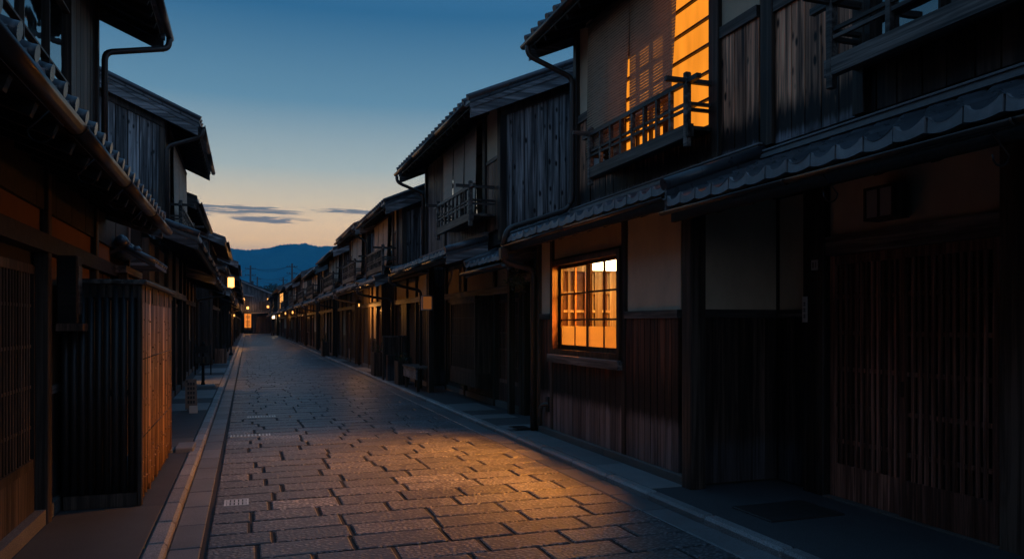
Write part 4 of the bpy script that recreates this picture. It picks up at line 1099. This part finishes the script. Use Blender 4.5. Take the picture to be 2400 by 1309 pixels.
# ================================================================ small things in the lane
def bamboo_screen():
    r = thing('bamboo_screen', (-1.1, 8.3, 0), 'tall boxed bamboo screen with a wooden cap, its street face glowing orange', 'screen')
    s = -1; y0, y1, a0, a1, zt = 7.02, 9.6, .835, 1.40, 1.86
    f = MB(s)
    f.box(a0+.03, a0+.07, y0+.045, y0+.09, .045, zt); f.box(a0+.03, a0+.07, y1-.05, y1, .045, zt); f.box(a1-.05, a1, y0+.045, y1, .045, zt)
    for z in (.15, .95, 1.74): f.box(a0+.036, a0+.066, y0+.09, y1-.05, z, z+.05); f.box(a0+.07, a1-.05, y0+.05, y0+.08, z, z+.05)
    f.build('frame', 'timber', r)
    m = MB(s); y = y0 + .045; k = 0
    while y < y1 - .02:                                        # split bamboo along the street face
        rr = RN.uniform(.019, .027); zt_ = zt - RN.uniform(0, .02); lean = RN.uniform(-.006, .006); q = RN.random()**1.6
        m.tube([(a0+.010+RN.uniform(0,.012), y, .06+RN.uniform(0,.08)), (a0+.014, y+lean, zt_)], rr, 8, q)
        for zz in (RN.uniform(.2,.5), RN.uniform(.6,1.0), RN.uniform(1.1,1.6)): m.tube([(a0+.012, y, zz), (a0+.012, y, zz+.014)], rr+.003, 8, q*.4)
        y += rr*2.02 + (.018 if k % 5 == 4 else 0); k += 1
    m.build('bamboo_face', 'bamboo', r)
    m = MB(s); a = a0 + .07
    while a < a1:                                              # stout dark poles on the end
        rr = RN.uniform(.026, .032); m.tube([(a, y0+.01, .16), (a, y0+.012, zt)], rr, 10)
        a += rr*2.15
    m.build('pole_face', 'bamboo_dark', r)
    MB(s).box(a0+.03, a1, y0-.012, y0+.04, .045, .155).build('base_board', 'timber', r)
    MB(s).cbox(a0-.012, a0+.029, y0-.02, y0+.0285, .05, zt, .006).build('corner_post', 'timber', r)
    b = MB(s); b.box(a0-.006, a1, y0-.012, y0+.045, zt-.10, zt+.012); b.box(a0-.008, a0+.03, y0+.046, y1, zt-.14, zt+.012)
    for k in range(5): b.box(a0-.014, a0+.0, y0+.2+k*.52, y0+.25+k*.52, zt-.13, zt+.01)
    b.build('top_rail', 'timber', r)
    c = MB(s); c.cbox(a0-.05, a1+.03, y0-.05, y1+.05, zt+.013, zt+.05, .012); c.build('cap_board', 'beam', r)
    t = MB(s)
    for z in (.6, 1.25): t.tube([(a0-.006, y0+.04, z), (a0-.006, y1, z)], .006, 5)
    t.build('tie_cord', 'iron', r)
bamboo_screen()

def roofed_gate():
    r = thing('roofed_gate', (-1.3, 10.3, 0), 'small dark gate with an ornamental tiled roof behind the bamboo screen', 'gate')
    s = -1
    posts(r, s, [(1.30,1.40,9.75,9.85,.04,2.12),(1.30,1.40,10.75,10.85,.04,2.12)])
    MB(s).box(1.29, 1.41, 9.6, 11.0, 2.121, 2.20).build('lintel_beam', 'beam', r)
    t = MB(s); t.prism([(1.0,2.24),(1.35,2.42),(1.7,2.24),(1.7,2.20),(1.35,2.38),(1.0,2.20)], 9.65, 10.95)
    for k in range(6): t.tube([(1.0,9.68+k*.25,2.25),(1.35,9.68+k*.25,2.435)], .04, 8)
    ro = t.build('roof', 'tile', r)
    g = MB(s); g.tube([(1.35,9.62,2.46),(1.35,10.98,2.46)], .06, 10); g.lathe((-1.35 if False else 1.35,9.66,2.42), [(.07,0),(.09,.04),(.06,.10),(.02,.13)], 10)
    g.lathe((1.2,9.7,2.36), [(.05,0),(.06,.03),(.03,.07)], 8)
    g.build('ridge_ornament', 'tile', ro)
    d = MB(s); boards_front(d, 1.34, 9.86, 10.74, .08, 2.1, .15); d.build('gate_boards', 'warm_strip', r)
roofed_gate()

def meter_box():
    r = thing('meter_box', (-1.36, 6.95, .95), 'dark wooden meter box with a small shelf on the near house wall', 'box')
    MB(-1).cbox(1.26, 1.405, 6.80, 6.98, 1.55, 2.08, .01).build('box_body', 'soffit', r)
    MB(-1).box(1.22, 1.405, 6.78, 7.0, 1.49, 1.548).build('shelf', 'warm_strip', r)
    MB(-1).box(1.255, 1.262, 6.82, 6.96, 1.62, 2.0).build('box_lid', 'beam', r)
meter_box()

def lantern(name, x, y, z, label, cat='lamp', wd=.26, ht=.40, post=True, glow='lamp_hot', group=None, power=40, col=(1,.42,.10), hang=None):
    r = thing(name, (x, y, 0.045 if post else z), label, cat, group)
    m = MB()
    if post:
        m.lathe((x, y, .042), [(.09,0),(.09,.06),(.045,.12),(.034,.4),(.030,z-.10),(.07,z-.07),(.07,z-.04)], 12); m.build('post', 'iron', r)
    f = MB(); h = wd/2
    for dx_, dy_ in ((-h,-h),(h,-h),(h,h),(-h,h)): f.box(x+dx_-.01, x+dx_+.01, y+dy_-.01, y+dy_+.01, z-.03, z+ht)
    f.box(x-h-.02, x+h+.02, y-h-.02, y+h+.02, z-.045, z-.02)
    f.add([(x-h-.05,y-h-.05,z+ht),(x+h+.05,y-h-.05,z+ht),(x+h+.05,y+h+.05,z+ht),(x-h-.05,y+h+.05,z+ht),(x,y,z+ht+.12)], [(0,3,2,1),(0,1,4),(1,2,4),(2,3,4),(3,0,4)])
    if hang: f.tube([(x,y,z+ht+.1),(x,y,hang)], .008, 6)
    f.build('lantern_frame', 'iron', r)
    g = MB(); g.cbox(x-h+.012, x+h-.012, y-h+.012, y+h-.012, z-.01, z+ht-.03, .02); g.build('lamp_shade', glow, r)
    if power: light('lamp_light', 'POINT', (x, y, z-.12), power, col, .06)
    return r
lantern('street_lamp', -.74, 38.9, 3.28, 'glowing lantern on a tall post beside the kerb', power=60, wd=.3, ht=.46)
lantern('street_lamp', .04, 121.5, 3.7, 'orange lamp on a post above the backlit sign at the lane end', wd=.32, ht=.34, power=260)
lantern('street_lamp', 3.05, 100.0, 2.15, 'white lamp on a short post by the far bench', glow='lamp_white', wd=.34, ht=.38, power=60, col=(1,.7,.4))
for x, y, z, lb in ((2.9, 54.2, 2.22, 'hanging lantern under the eaves of the eighth house on the lit side'), (2.9, 64.6, 2.28, 'hanging lantern midway under the eaves of the ninth house'), (2.85, 76.0, 2.2, 'hanging lantern at the far corner of the ninth house')):
    lantern('hanging_lantern', x, y, z, lb, wd=.12, ht=.18, post=False, glow='lamp_mid', group='lanterns hung under the far eaves', power=12, hang=2.62)
for x, y, z, lb in ((-.55, 123.2, 5.0, 'small lamp high on the closing gable, above the orange sign'), (3.0, 123.2, 5.0, 'small lamp high on the closing gable, under its eave end'), (2.95, 122.9, 3.9, 'small low lamp on the corner of the closing gable')):
    lantern('wall_lamp', x, y, z, lb, wd=.34, ht=.36, post=False, glow='lamp_mid', group='lamps on the closing house', power=0)
lantern('hanging_lantern', 3.45, 25.4, 2.12, 'lantern under the canopy of the orange-lit doorway', wd=.07, ht=.10, post=False, glow='lamp_mid', group='lanterns hung under the far eaves', power=28, hang=2.55)
lantern('hanging_lantern', -1.74, 20.55, 2.0, 'lantern under the canopy of the set-back dark house', wd=.16, ht=.24, post=False, glow='lamp_mid', group='lanterns hung under the far eaves', power=90, hang=2.6)
lantern('hanging_lantern', -.80, 52.0, 2.0, 'lantern under the eaves just past the street lantern', wd=.11, ht=.15, post=False, glow='lamp_mid', group='lanterns hung under the far eaves', power=90, hang=2.6)

# backlit sign at the end of the lane
sg = thing('sign_board', (.05, 122.6, 0), 'orange backlit sign board with dark characters at the end of the lane', 'sign')
MB().box(-.5, .6, 122.6, 122.75, .5, 3.1).build('sign_frame', 'timber', sg)
MB().box(-.42, .52, 122.57, 122.598, .9, 2.95).build('sign_face', 'sign_lit', sg)
k_ = MB()
for zc_ in (2.45, 1.75, 1.2):
    for q in ((-.22,.34,.18),(-.26,.38,.02),(-.18,.30,-.14)): k_.box(q[0], q[1], 122.562, 122.568, zc_+q[2]-.03, zc_+q[2]+.03)
    k_.box(.02, .08, 122.560, 122.566, zc_-.2, zc_+.24)
k_.build('lettering', 'ink', sg)
sl = thing('sign_lantern', (3.62, 16.1, 1.85), 'small square paper lantern sign hung by the dark post', 'sign')
f = MB(); x, y, z = 3.62, 16.1, 1.85
f.box(x-.11,x+.11,y-.07,y+.07,z-.02,z); f.box(x-.11,x+.11,y-.07,y+.07,z+.27,z+.29)
for dx_ in (-.11,.095):
    for dy_ in (-.07,.055): f.box(x+dx_,x+dx_+.015,y+dy_,y+dy_+.015,z,z+.27)
f.tube([(x,y,z+.28),(x,y,2.5)], .006, 5)
f.build('lantern_frame', 'white', sl); MB().box(x-.092,x+.092,y-.052,y+.052,z+.002,z+.268).build('lamp_shade', 'dim_paper', sl)

def bench(x0, x1, y0, y1, label, h=.58):
    r = thing('bench', ((x0+x1)/2, (y0+y1)/2, .045), label, 'bench')
    MB().cbox(x0, x1, y0, y1, h-.04, h, .006).build('seat', 'beam', r)
    MB().box(x0+.02, x0+.05, y0+.02, y1-.02, h-.27, h-.042).build('apron', 'barge', r)
    for xx in (x0+.05, x1-.1):
        for yy in (y0+.06, y1-.12): MB().box(xx, xx+.06, yy, yy+.06, .043, h-.041).build('leg', 'timber', r)
bench(3.48, 3.86, 16.6, 18.1, 'grey wooden bench with a deep apron by the dark post')
bench(2.75, 3.2, 99.0, 100.6, 'pale far bench under the white lamp', .5)
def planter(x, y, w_, d_, h, label, plant=True, mat='timber', group=None):
    r = thing('planter', (x, y, .045), label, 'planter', group)
    b = MB(); n = 5
    b.box(x-w_/2+.012, x+w_/2-.012, y-d_/2+.012, y+d_/2-.012, .06, h-.05)
    for i in range(n):
        q = x - w_/2 + w_*i/n; b.box(q+.004, q+w_/n-.004, y-d_/2, y-d_/2+.011, .045, h)
        q = y - d_/2 + .012 + (d_-.024)*i/n; b.box(x-w_/2, x-w_/2+.011, q+.004, q+(d_-.024)/n-.004, .045, h); b.box(x+w_/2-.011, x+w_/2, q+.004, q+(d_-.024)/n-.004, .045, h)
    b.build('planter_box', mat, r)
    if plant:
        l = MB()
        for i in range(90):
            p = Vector((x+RN.gauss(0,w_*.3), y+RN.gauss(0,d_*.3), h+abs(RN.gauss(0,.12)))); d = Vector((RN.gauss(0,1),RN.gauss(0,1),RN.gauss(.3,.6))).normalized()*.07
            sd = d.cross(Vector((RN.random(),RN.random(),.3))).normalized()*.018
            l.add([tuple(p-sd*.2),tuple(p+d*.5+sd),tuple(p+d),tuple(p+d*.5-sd)], [(0,1,2,3)])
        l.build('foliage', 'leaf', r)
planter(3.62, 18.9, .28, .5, .62, 'slatted planter between the bench and the black screen')
planter(3.55, 22.2, .3, .6, .72, 'slatted planter past the black screen', group=None)
planter(-.95, 31.0, .42, .5, .60, 'orange-lit wooden box on the pavement by the kerb', False, 'warm_strip')
planter(3.4, 36.5, .3, .8, .7, 'dark planter against the sixth house on the lit side')
def board_screen():
    r = thing('board_screen', (3.75, 20.3, .045), 'black free-standing board screen at right angles to the lane', 'screen')
    b = MB(); boards_side(b, 20.3, 3.42, 4.02, .12, lambda a: 1.18, .15); b.build('screen_boards', 'dado_dark', r)
    MB().cbox(3.38, 4.04, 20.28, 20.36, 1.181, 1.22, .006).build('cap_rail', 'beam', r)
    for x in (3.38, 3.98): MB().box(x, x+.039, 20.29, 20.35, .043, 1.18).build('post', 'timber', r)
    MB().box(3.46, 3.80, 20.0, 20.27, .05, .72).build('side_box', 'dado_dark', r)
board_screen()
def easel_sign():
    r = thing('easel_sign', (-.90, 14.1, .045), 'small leaning sign board with faint writing and a paper note at its foot', 'sign')
    p = [(-.96,14.05),(-.80,14.05)]
    MB().add([(-.99,14.0,.10),(-.80,13.98,.10),(-.82,14.12,.60),(-1.0,14.14,.60),(-.99,14.02,.10),(-.80,14.0,.10),(-.82,14.14,.60),(-1.0,14.16,.60)],[(0,1,2,3),(7,6,5,4),(0,4,5,1),(1,5,6,2),(2,6,7,3),(3,7,4,0)]).build('board', 'sign_wood', r)
    t = MB()
    for k in range(5):
        z = .2 + k*.075; yy = 13.985 + (z-.1)*.28 - .006
        for q in range(3):
            xx = -.955 + q*.042 - k*.002; t.add([(xx,yy,z),(xx+.03,yy-.003,z),(xx+.03,yy+.009,z+.045),(xx,yy+.012,z+.045)], [(0,1,2,3)])
    t.build('lettering', 'ink', r)
    for x in (-.97, -.84): MB().bar((x,14.12,.58),(x,14.36,.045),.02,.02).build('leg', 'timber', r)
    MB().box(-.92,-.79,13.9,13.92,.046,.17).build('paper_note', 'white', r)
easel_sign()
def post_stand():
    r = thing('notice_stand', (-.98, 19.3, .045), 'dark iron notice stand on a stone foot by the pavement edge', 'sign')
    MB().cbox(-1.2, -.72, 19.1, 19.5, .045, .12, .02).build('foot_slab', 'granite', r)
    MB().lathe((-.98,19.3,.12), [(.05,0),(.035,.08),(.028,.9),(.05,.93),(.02,1.0)], 10).build('post', 'iron', r)
    for z in (.62, .86): 
        m = MB(); m.box(-1.14, -.82, 19.26, 19.275, z, z+.16); m.build('notice_board', 'timber', r)
    for x in (-1.15, -.81): MB().tube([(x,19.3,.35),(x,19.3,1.05)], .014, 8).build('side_bar', 'iron', r)
post_stand()
o = MB().cbox(-.80, -.60+.0, 9.72, 10.18, .043, .10, .012).build('stone_slab', 'concrete'); tag(recentre(o, (-.70, 9.95, .043)), 'pale loose stone slab beside the kerb past the bamboo screen', 'stone slab')
o = MB().cbox(-.98, -.82, 9.72, 9.95, .043, .085, .012).build('stone_slab', 'granite_dark'); tag(recentre(o, (-.9, 9.83, .043)), 'small brown stone slab against the foot of the bamboo screen', 'stone slab')

# drain grates and cover
def grate(x, y, w_, d_, label, n=9, mat='steel'):
    r = thing('drain_grate', (x, y, 0), label, 'drain', 'drain grates in the lane')
    f = MB(); h, k = w_/2, d_/2
    f.box(x-h,x+h,y-k,y-k+.018,-.02,.007); f.box(x-h,x+h,y+k-.018,y+k,-.02,.007); f.box(x-h,x-h+.018,y-k+.018,y+k-.018,-.02,.007); f.box(x+h-.018,x+h,y-k+.018,y+k-.018,-.02,.007)
    f.build('frame', mat, r)
    b = MB()
    for i in range(1, n): b.box(x-h+w_*i/n-.011, x-h+w_*i/n+.011, y-k+.018, y+k-.018, -.018, .006)
    b.box(x-h+.018, x+h-.018, y-.010, y+.010, -.017, .0065)
    b.build('bars', mat, r)
    MB().box(x-h+.018, x+h-.018, y-k+.018, y+k-.018, .0035, .0045).build('shaft_shade_sheet', 'ink', r)  # thin black sheet just under the bars, painted in for the shaft's shade
grate(-.09, 7.05, .20, .25, 'bright worn steel grate beside the gutter in the nearest paving', 6)
grate(.04, 11.2, .52, .22, 'long narrow steel grate among the paving by the left gutter', 11)
grate(.22, 13.4, .44, .2, 'farther long steel grate beside a pale paving stone', 10)
o = MB().cbox(3.75, 4.45, 4.86, 5.36, .043, .056, .006).build('door_mat', 'ink'); tag(recentre(o, (4.1, 5.1, .043)), 'black door mat on the dark paving before the lattice doors', 'mat')
o = MB().cbox(3.58, 3.82, 10.2, 10.55, .05, .062, .006).build('drain_cover', 'iron'); tag(recentre(o, (3.7, 10.37, .05)), 'dark drain cover at the foot of the copper rain pipe', 'drain cover')

# entrance fittings of the near house
wl = thing('wall_lamp', (AR-.10, 4.73, 2.44), 'unlit square paper lamp above the dark lattice doors', 'lamp')
f = MB(); a = AR-.16
for y in (4.58, 4.72, 4.86): f.box(a, a+.16, y, y+.02, 2.36, 2.62)
f.box(a, a+.16, 4.601, 4.859, 2.36, 2.38); f.box(a, a+.16, 4.601, 4.859, 2.60, 2.62); f.build('lamp_frame', 'timber', wl)
MB().box(a+.008, a+.15, 4.603, 4.857, 2.382, 2.598).build('lamp_shade', 'dark_pane', wl)
o = MB().box(AR-.058, AR-.051, 5.52, 5.60, 2.02, 2.11).build('number_plate', 'white')
o = tag(recentre(o, (AR-.055, 5.56, 2.02)), 'tiny square house number plate on the door post', 'plate')
t = MB(); t.box(AR-.0590,AR-.0582,5.538,5.546,2.04,2.09); t.box(AR-.0590,AR-.0582,5.565,5.572,2.04,2.09); t.box(AR-.0590,AR-.0582,5.578,5.585,2.04,2.09); t.build('lettering', 'ink', o)
o = MB().box(AR-.060, AR-.051, 5.655, 5.715, 1.56, 1.79).build('name_plate', 'white')
o = tag(recentre(o, (AR-.055, 5.68, 1.56)), 'upright pale name plate on the post by the lattice doors', 'plate')
t = MB()
for z in (1.60, 1.655, 1.71):
    t.box(AR-.0612,AR-.0604,5.668,5.702,z,z+.006); t.box(AR-.0612,AR-.0604,5.668,5.702,z+.018,z+.024); t.box(AR-.0611,AR-.0603,5.682,5.688,z-.004,z+.034)
t.build('lettering', 'ink', o)
hp = thing('hanging_plant', (3.66, 10.42, 2.25), 'bunch of dark leaves hung under the small canopy', 'plant')
MB().tube([(3.66,10.42,2.30),(3.66,10.42,2.5)], .005, 5).build('cord', 'iron', hp)
l = MB()
for i in range(140):
    p = Vector((3.66,10.42,2.18)) + Vector((RN.gauss(0,.06),RN.gauss(0,.06),RN.gauss(0,.06))); d = Vector((RN.gauss(0,1),RN.gauss(0,1),RN.gauss(-.4,.6))).normalized()*.07
    sd = d.cross(Vector((RN.random(),RN.random(),.3))).normalized()*.013
    l.add([tuple(p),tuple(p+d*.5+sd),tuple(p+d),tuple(p+d*.5-sd)], [(0,1,2,3)])
l.build('foliage', 'leaf', hp)

# ================================================================ beyond the lane: poles, cables, trees
def at(px, py, d):
    u = (px-1200)/1800; th = math.atan(620/1800)
    return Vector((d*(math.sin(th)+u*math.cos(th)), d*(math.cos(th)-u*math.sin(th)), H+(757-py)/1800*d))
poles = []
def pole(px, py, d, label, arms=2):
    t = at(px, py, d); x, y, z = t
    r = thing('utility_pole', (x, y, 0), label, 'pole', 'utility poles beyond the lane')
    MB().tube([(x,y,-.05),(x,y,z)], .2, 10, radii=[.27,.19]).build('pole_shaft', 'pole_grey', r)
    for k in range(arms):
        zz = z - .7 - k*1.4
        m = MB(); m.bar((x-1.1,y-.1,zz),(x+1.1,y-.1,zz),.1,.1)
        for q in (-1,-.5,.5,1): m.lathe((x+q,y-.1,zz+.05), [(.05,0),(.07,.1),(.04,.22)], 8)
        m.build('cross_arm', 'pole_grey', r)
    MB().lathe((x+.35,y,z-4.2), [(.28,0),(.30,.1),(.30,.8),(.2,.9)], 12).build('transformer', 'pole_grey', r)
    poles.append((x, y, z))
pole(587, 622, 165, 'utility pole over the closing roof, with a plain top')
pole(684.5, 617, 160, 'tallest utility pole, just above the eaves on the lit side')
pole(603, 648, 230, 'distant short utility pole beside the nearer one', 1)
pole(664, 650, 210, 'distant short utility pole left of the tallest one', 1)
def cable(p, q, sag, label):
    p = Vector(p); q = Vector(q); pts = []
    for i in range(13):
        t = i/12; c = p.lerp(q, t); c.z -= sag*4*t*(1-t); pts.append(tuple(c))
    o = MB().tube(pts, .032, 5).build('power_cable', 'iron'); tag(recentre(o, p), label, 'cable', 'cables strung between the utility poles')
for k, (dz_, lb) in enumerate(((-.55, 'top power cable between the two near poles'), (-.62, 'second power cable strung just under the top one'), (-2.0, 'middle power cable between the two near poles'), (-3.6, 'low thick power cable between the two near poles'))):
    a, b = poles[0], poles[1]
    cable((a[0]+(k%2)*.9, a[1], a[2]+dz_), (b[0]-(k%2)*.9, b[1], b[2]+dz_), .5+.35*k, lb)
for k in range(5):
    a = poles[0] if k < 2 else poles[1]; e = at(430, 660+8*k, 140) if k < 2 else at(860, 640+12*k, 175)
    cable((a[0], a[1], a[2]-.6-1.2*(k % 3)), e, .8, ('upper cable running off behind the left roofs','lower cable running off behind the left roofs','upper cable running off to the lit side roofs','middle cable running off to the lit side roofs','lowest cable running off to the lit side roofs')[k])
cable(Vector(poles[2])-Vector((0,0,.7)), Vector(poles[3])-Vector((0,0,.7)), 1.0, 'far cable between the two distant poles')
cable(Vector(poles[2])-Vector((0,0,2.2)), Vector(poles[3])-Vector((0,0,2.2)), 1.2, 'far lower cable between the two distant poles')
def tree(px, py, d, w_, h, label, n=900):
    t = at(px, py, d); x, y, z = t; r = thing('tree', (x, y, 0), label, 'tree', 'trees beyond the lane')
    m = MB(); m.tube([(x,y,-.05),(x+.1,y,z*.5),(x,y,z-h*.3)], .2, 8, radii=[.28,.2,.07])
    for k in range(5):
        q = RN.uniform(0,6.28); m.tube([(x,y,z-h*.75+k*.3),(x+math.cos(q)*w_*.35,y+math.sin(q)*w_*.35,z-h*.5+k*.35)], .06, 5, radii=[.07,.02])
    m.build('trunk', 'timber', r)
    cl = [Vector((RN.gauss(0,w_*.28),RN.gauss(0,w_*.28),RN.uniform(-h,0)*.8)) for _ in range(16)]; l = MB()
    for i in range(n):
        c = RN.choice(cl); p = t + c + Vector((RN.gauss(0,.45),RN.gauss(0,.45),RN.gauss(0,.35)))
        if p.z > z + .5: p.z = z
        d_ = Vector((RN.gauss(0,1),RN.gauss(0,1),RN.gauss(0,.7))).normalized()*RN.uniform(.2,.4); sd = d_.cross(Vector((RN.random(),RN.random(),RN.random()))).normalized()*.12
        l.add([tuple(p-d_*.5),tuple(p+sd),tuple(p+d_*.5),tuple(p-sd)], [(0,1,2,3)])
    l.build('crown', 'leaf_far', r)
tree(636, 667, 150, 4.5, 4, 'dark round tree over the end of the closing roof'); tree(655, 672, 155, 4, 3.5, 'dark low tree at the foot of the tallest pole'); tree(622, 676, 145, 3.5, 3, 'dark small tree behind the closing roof')
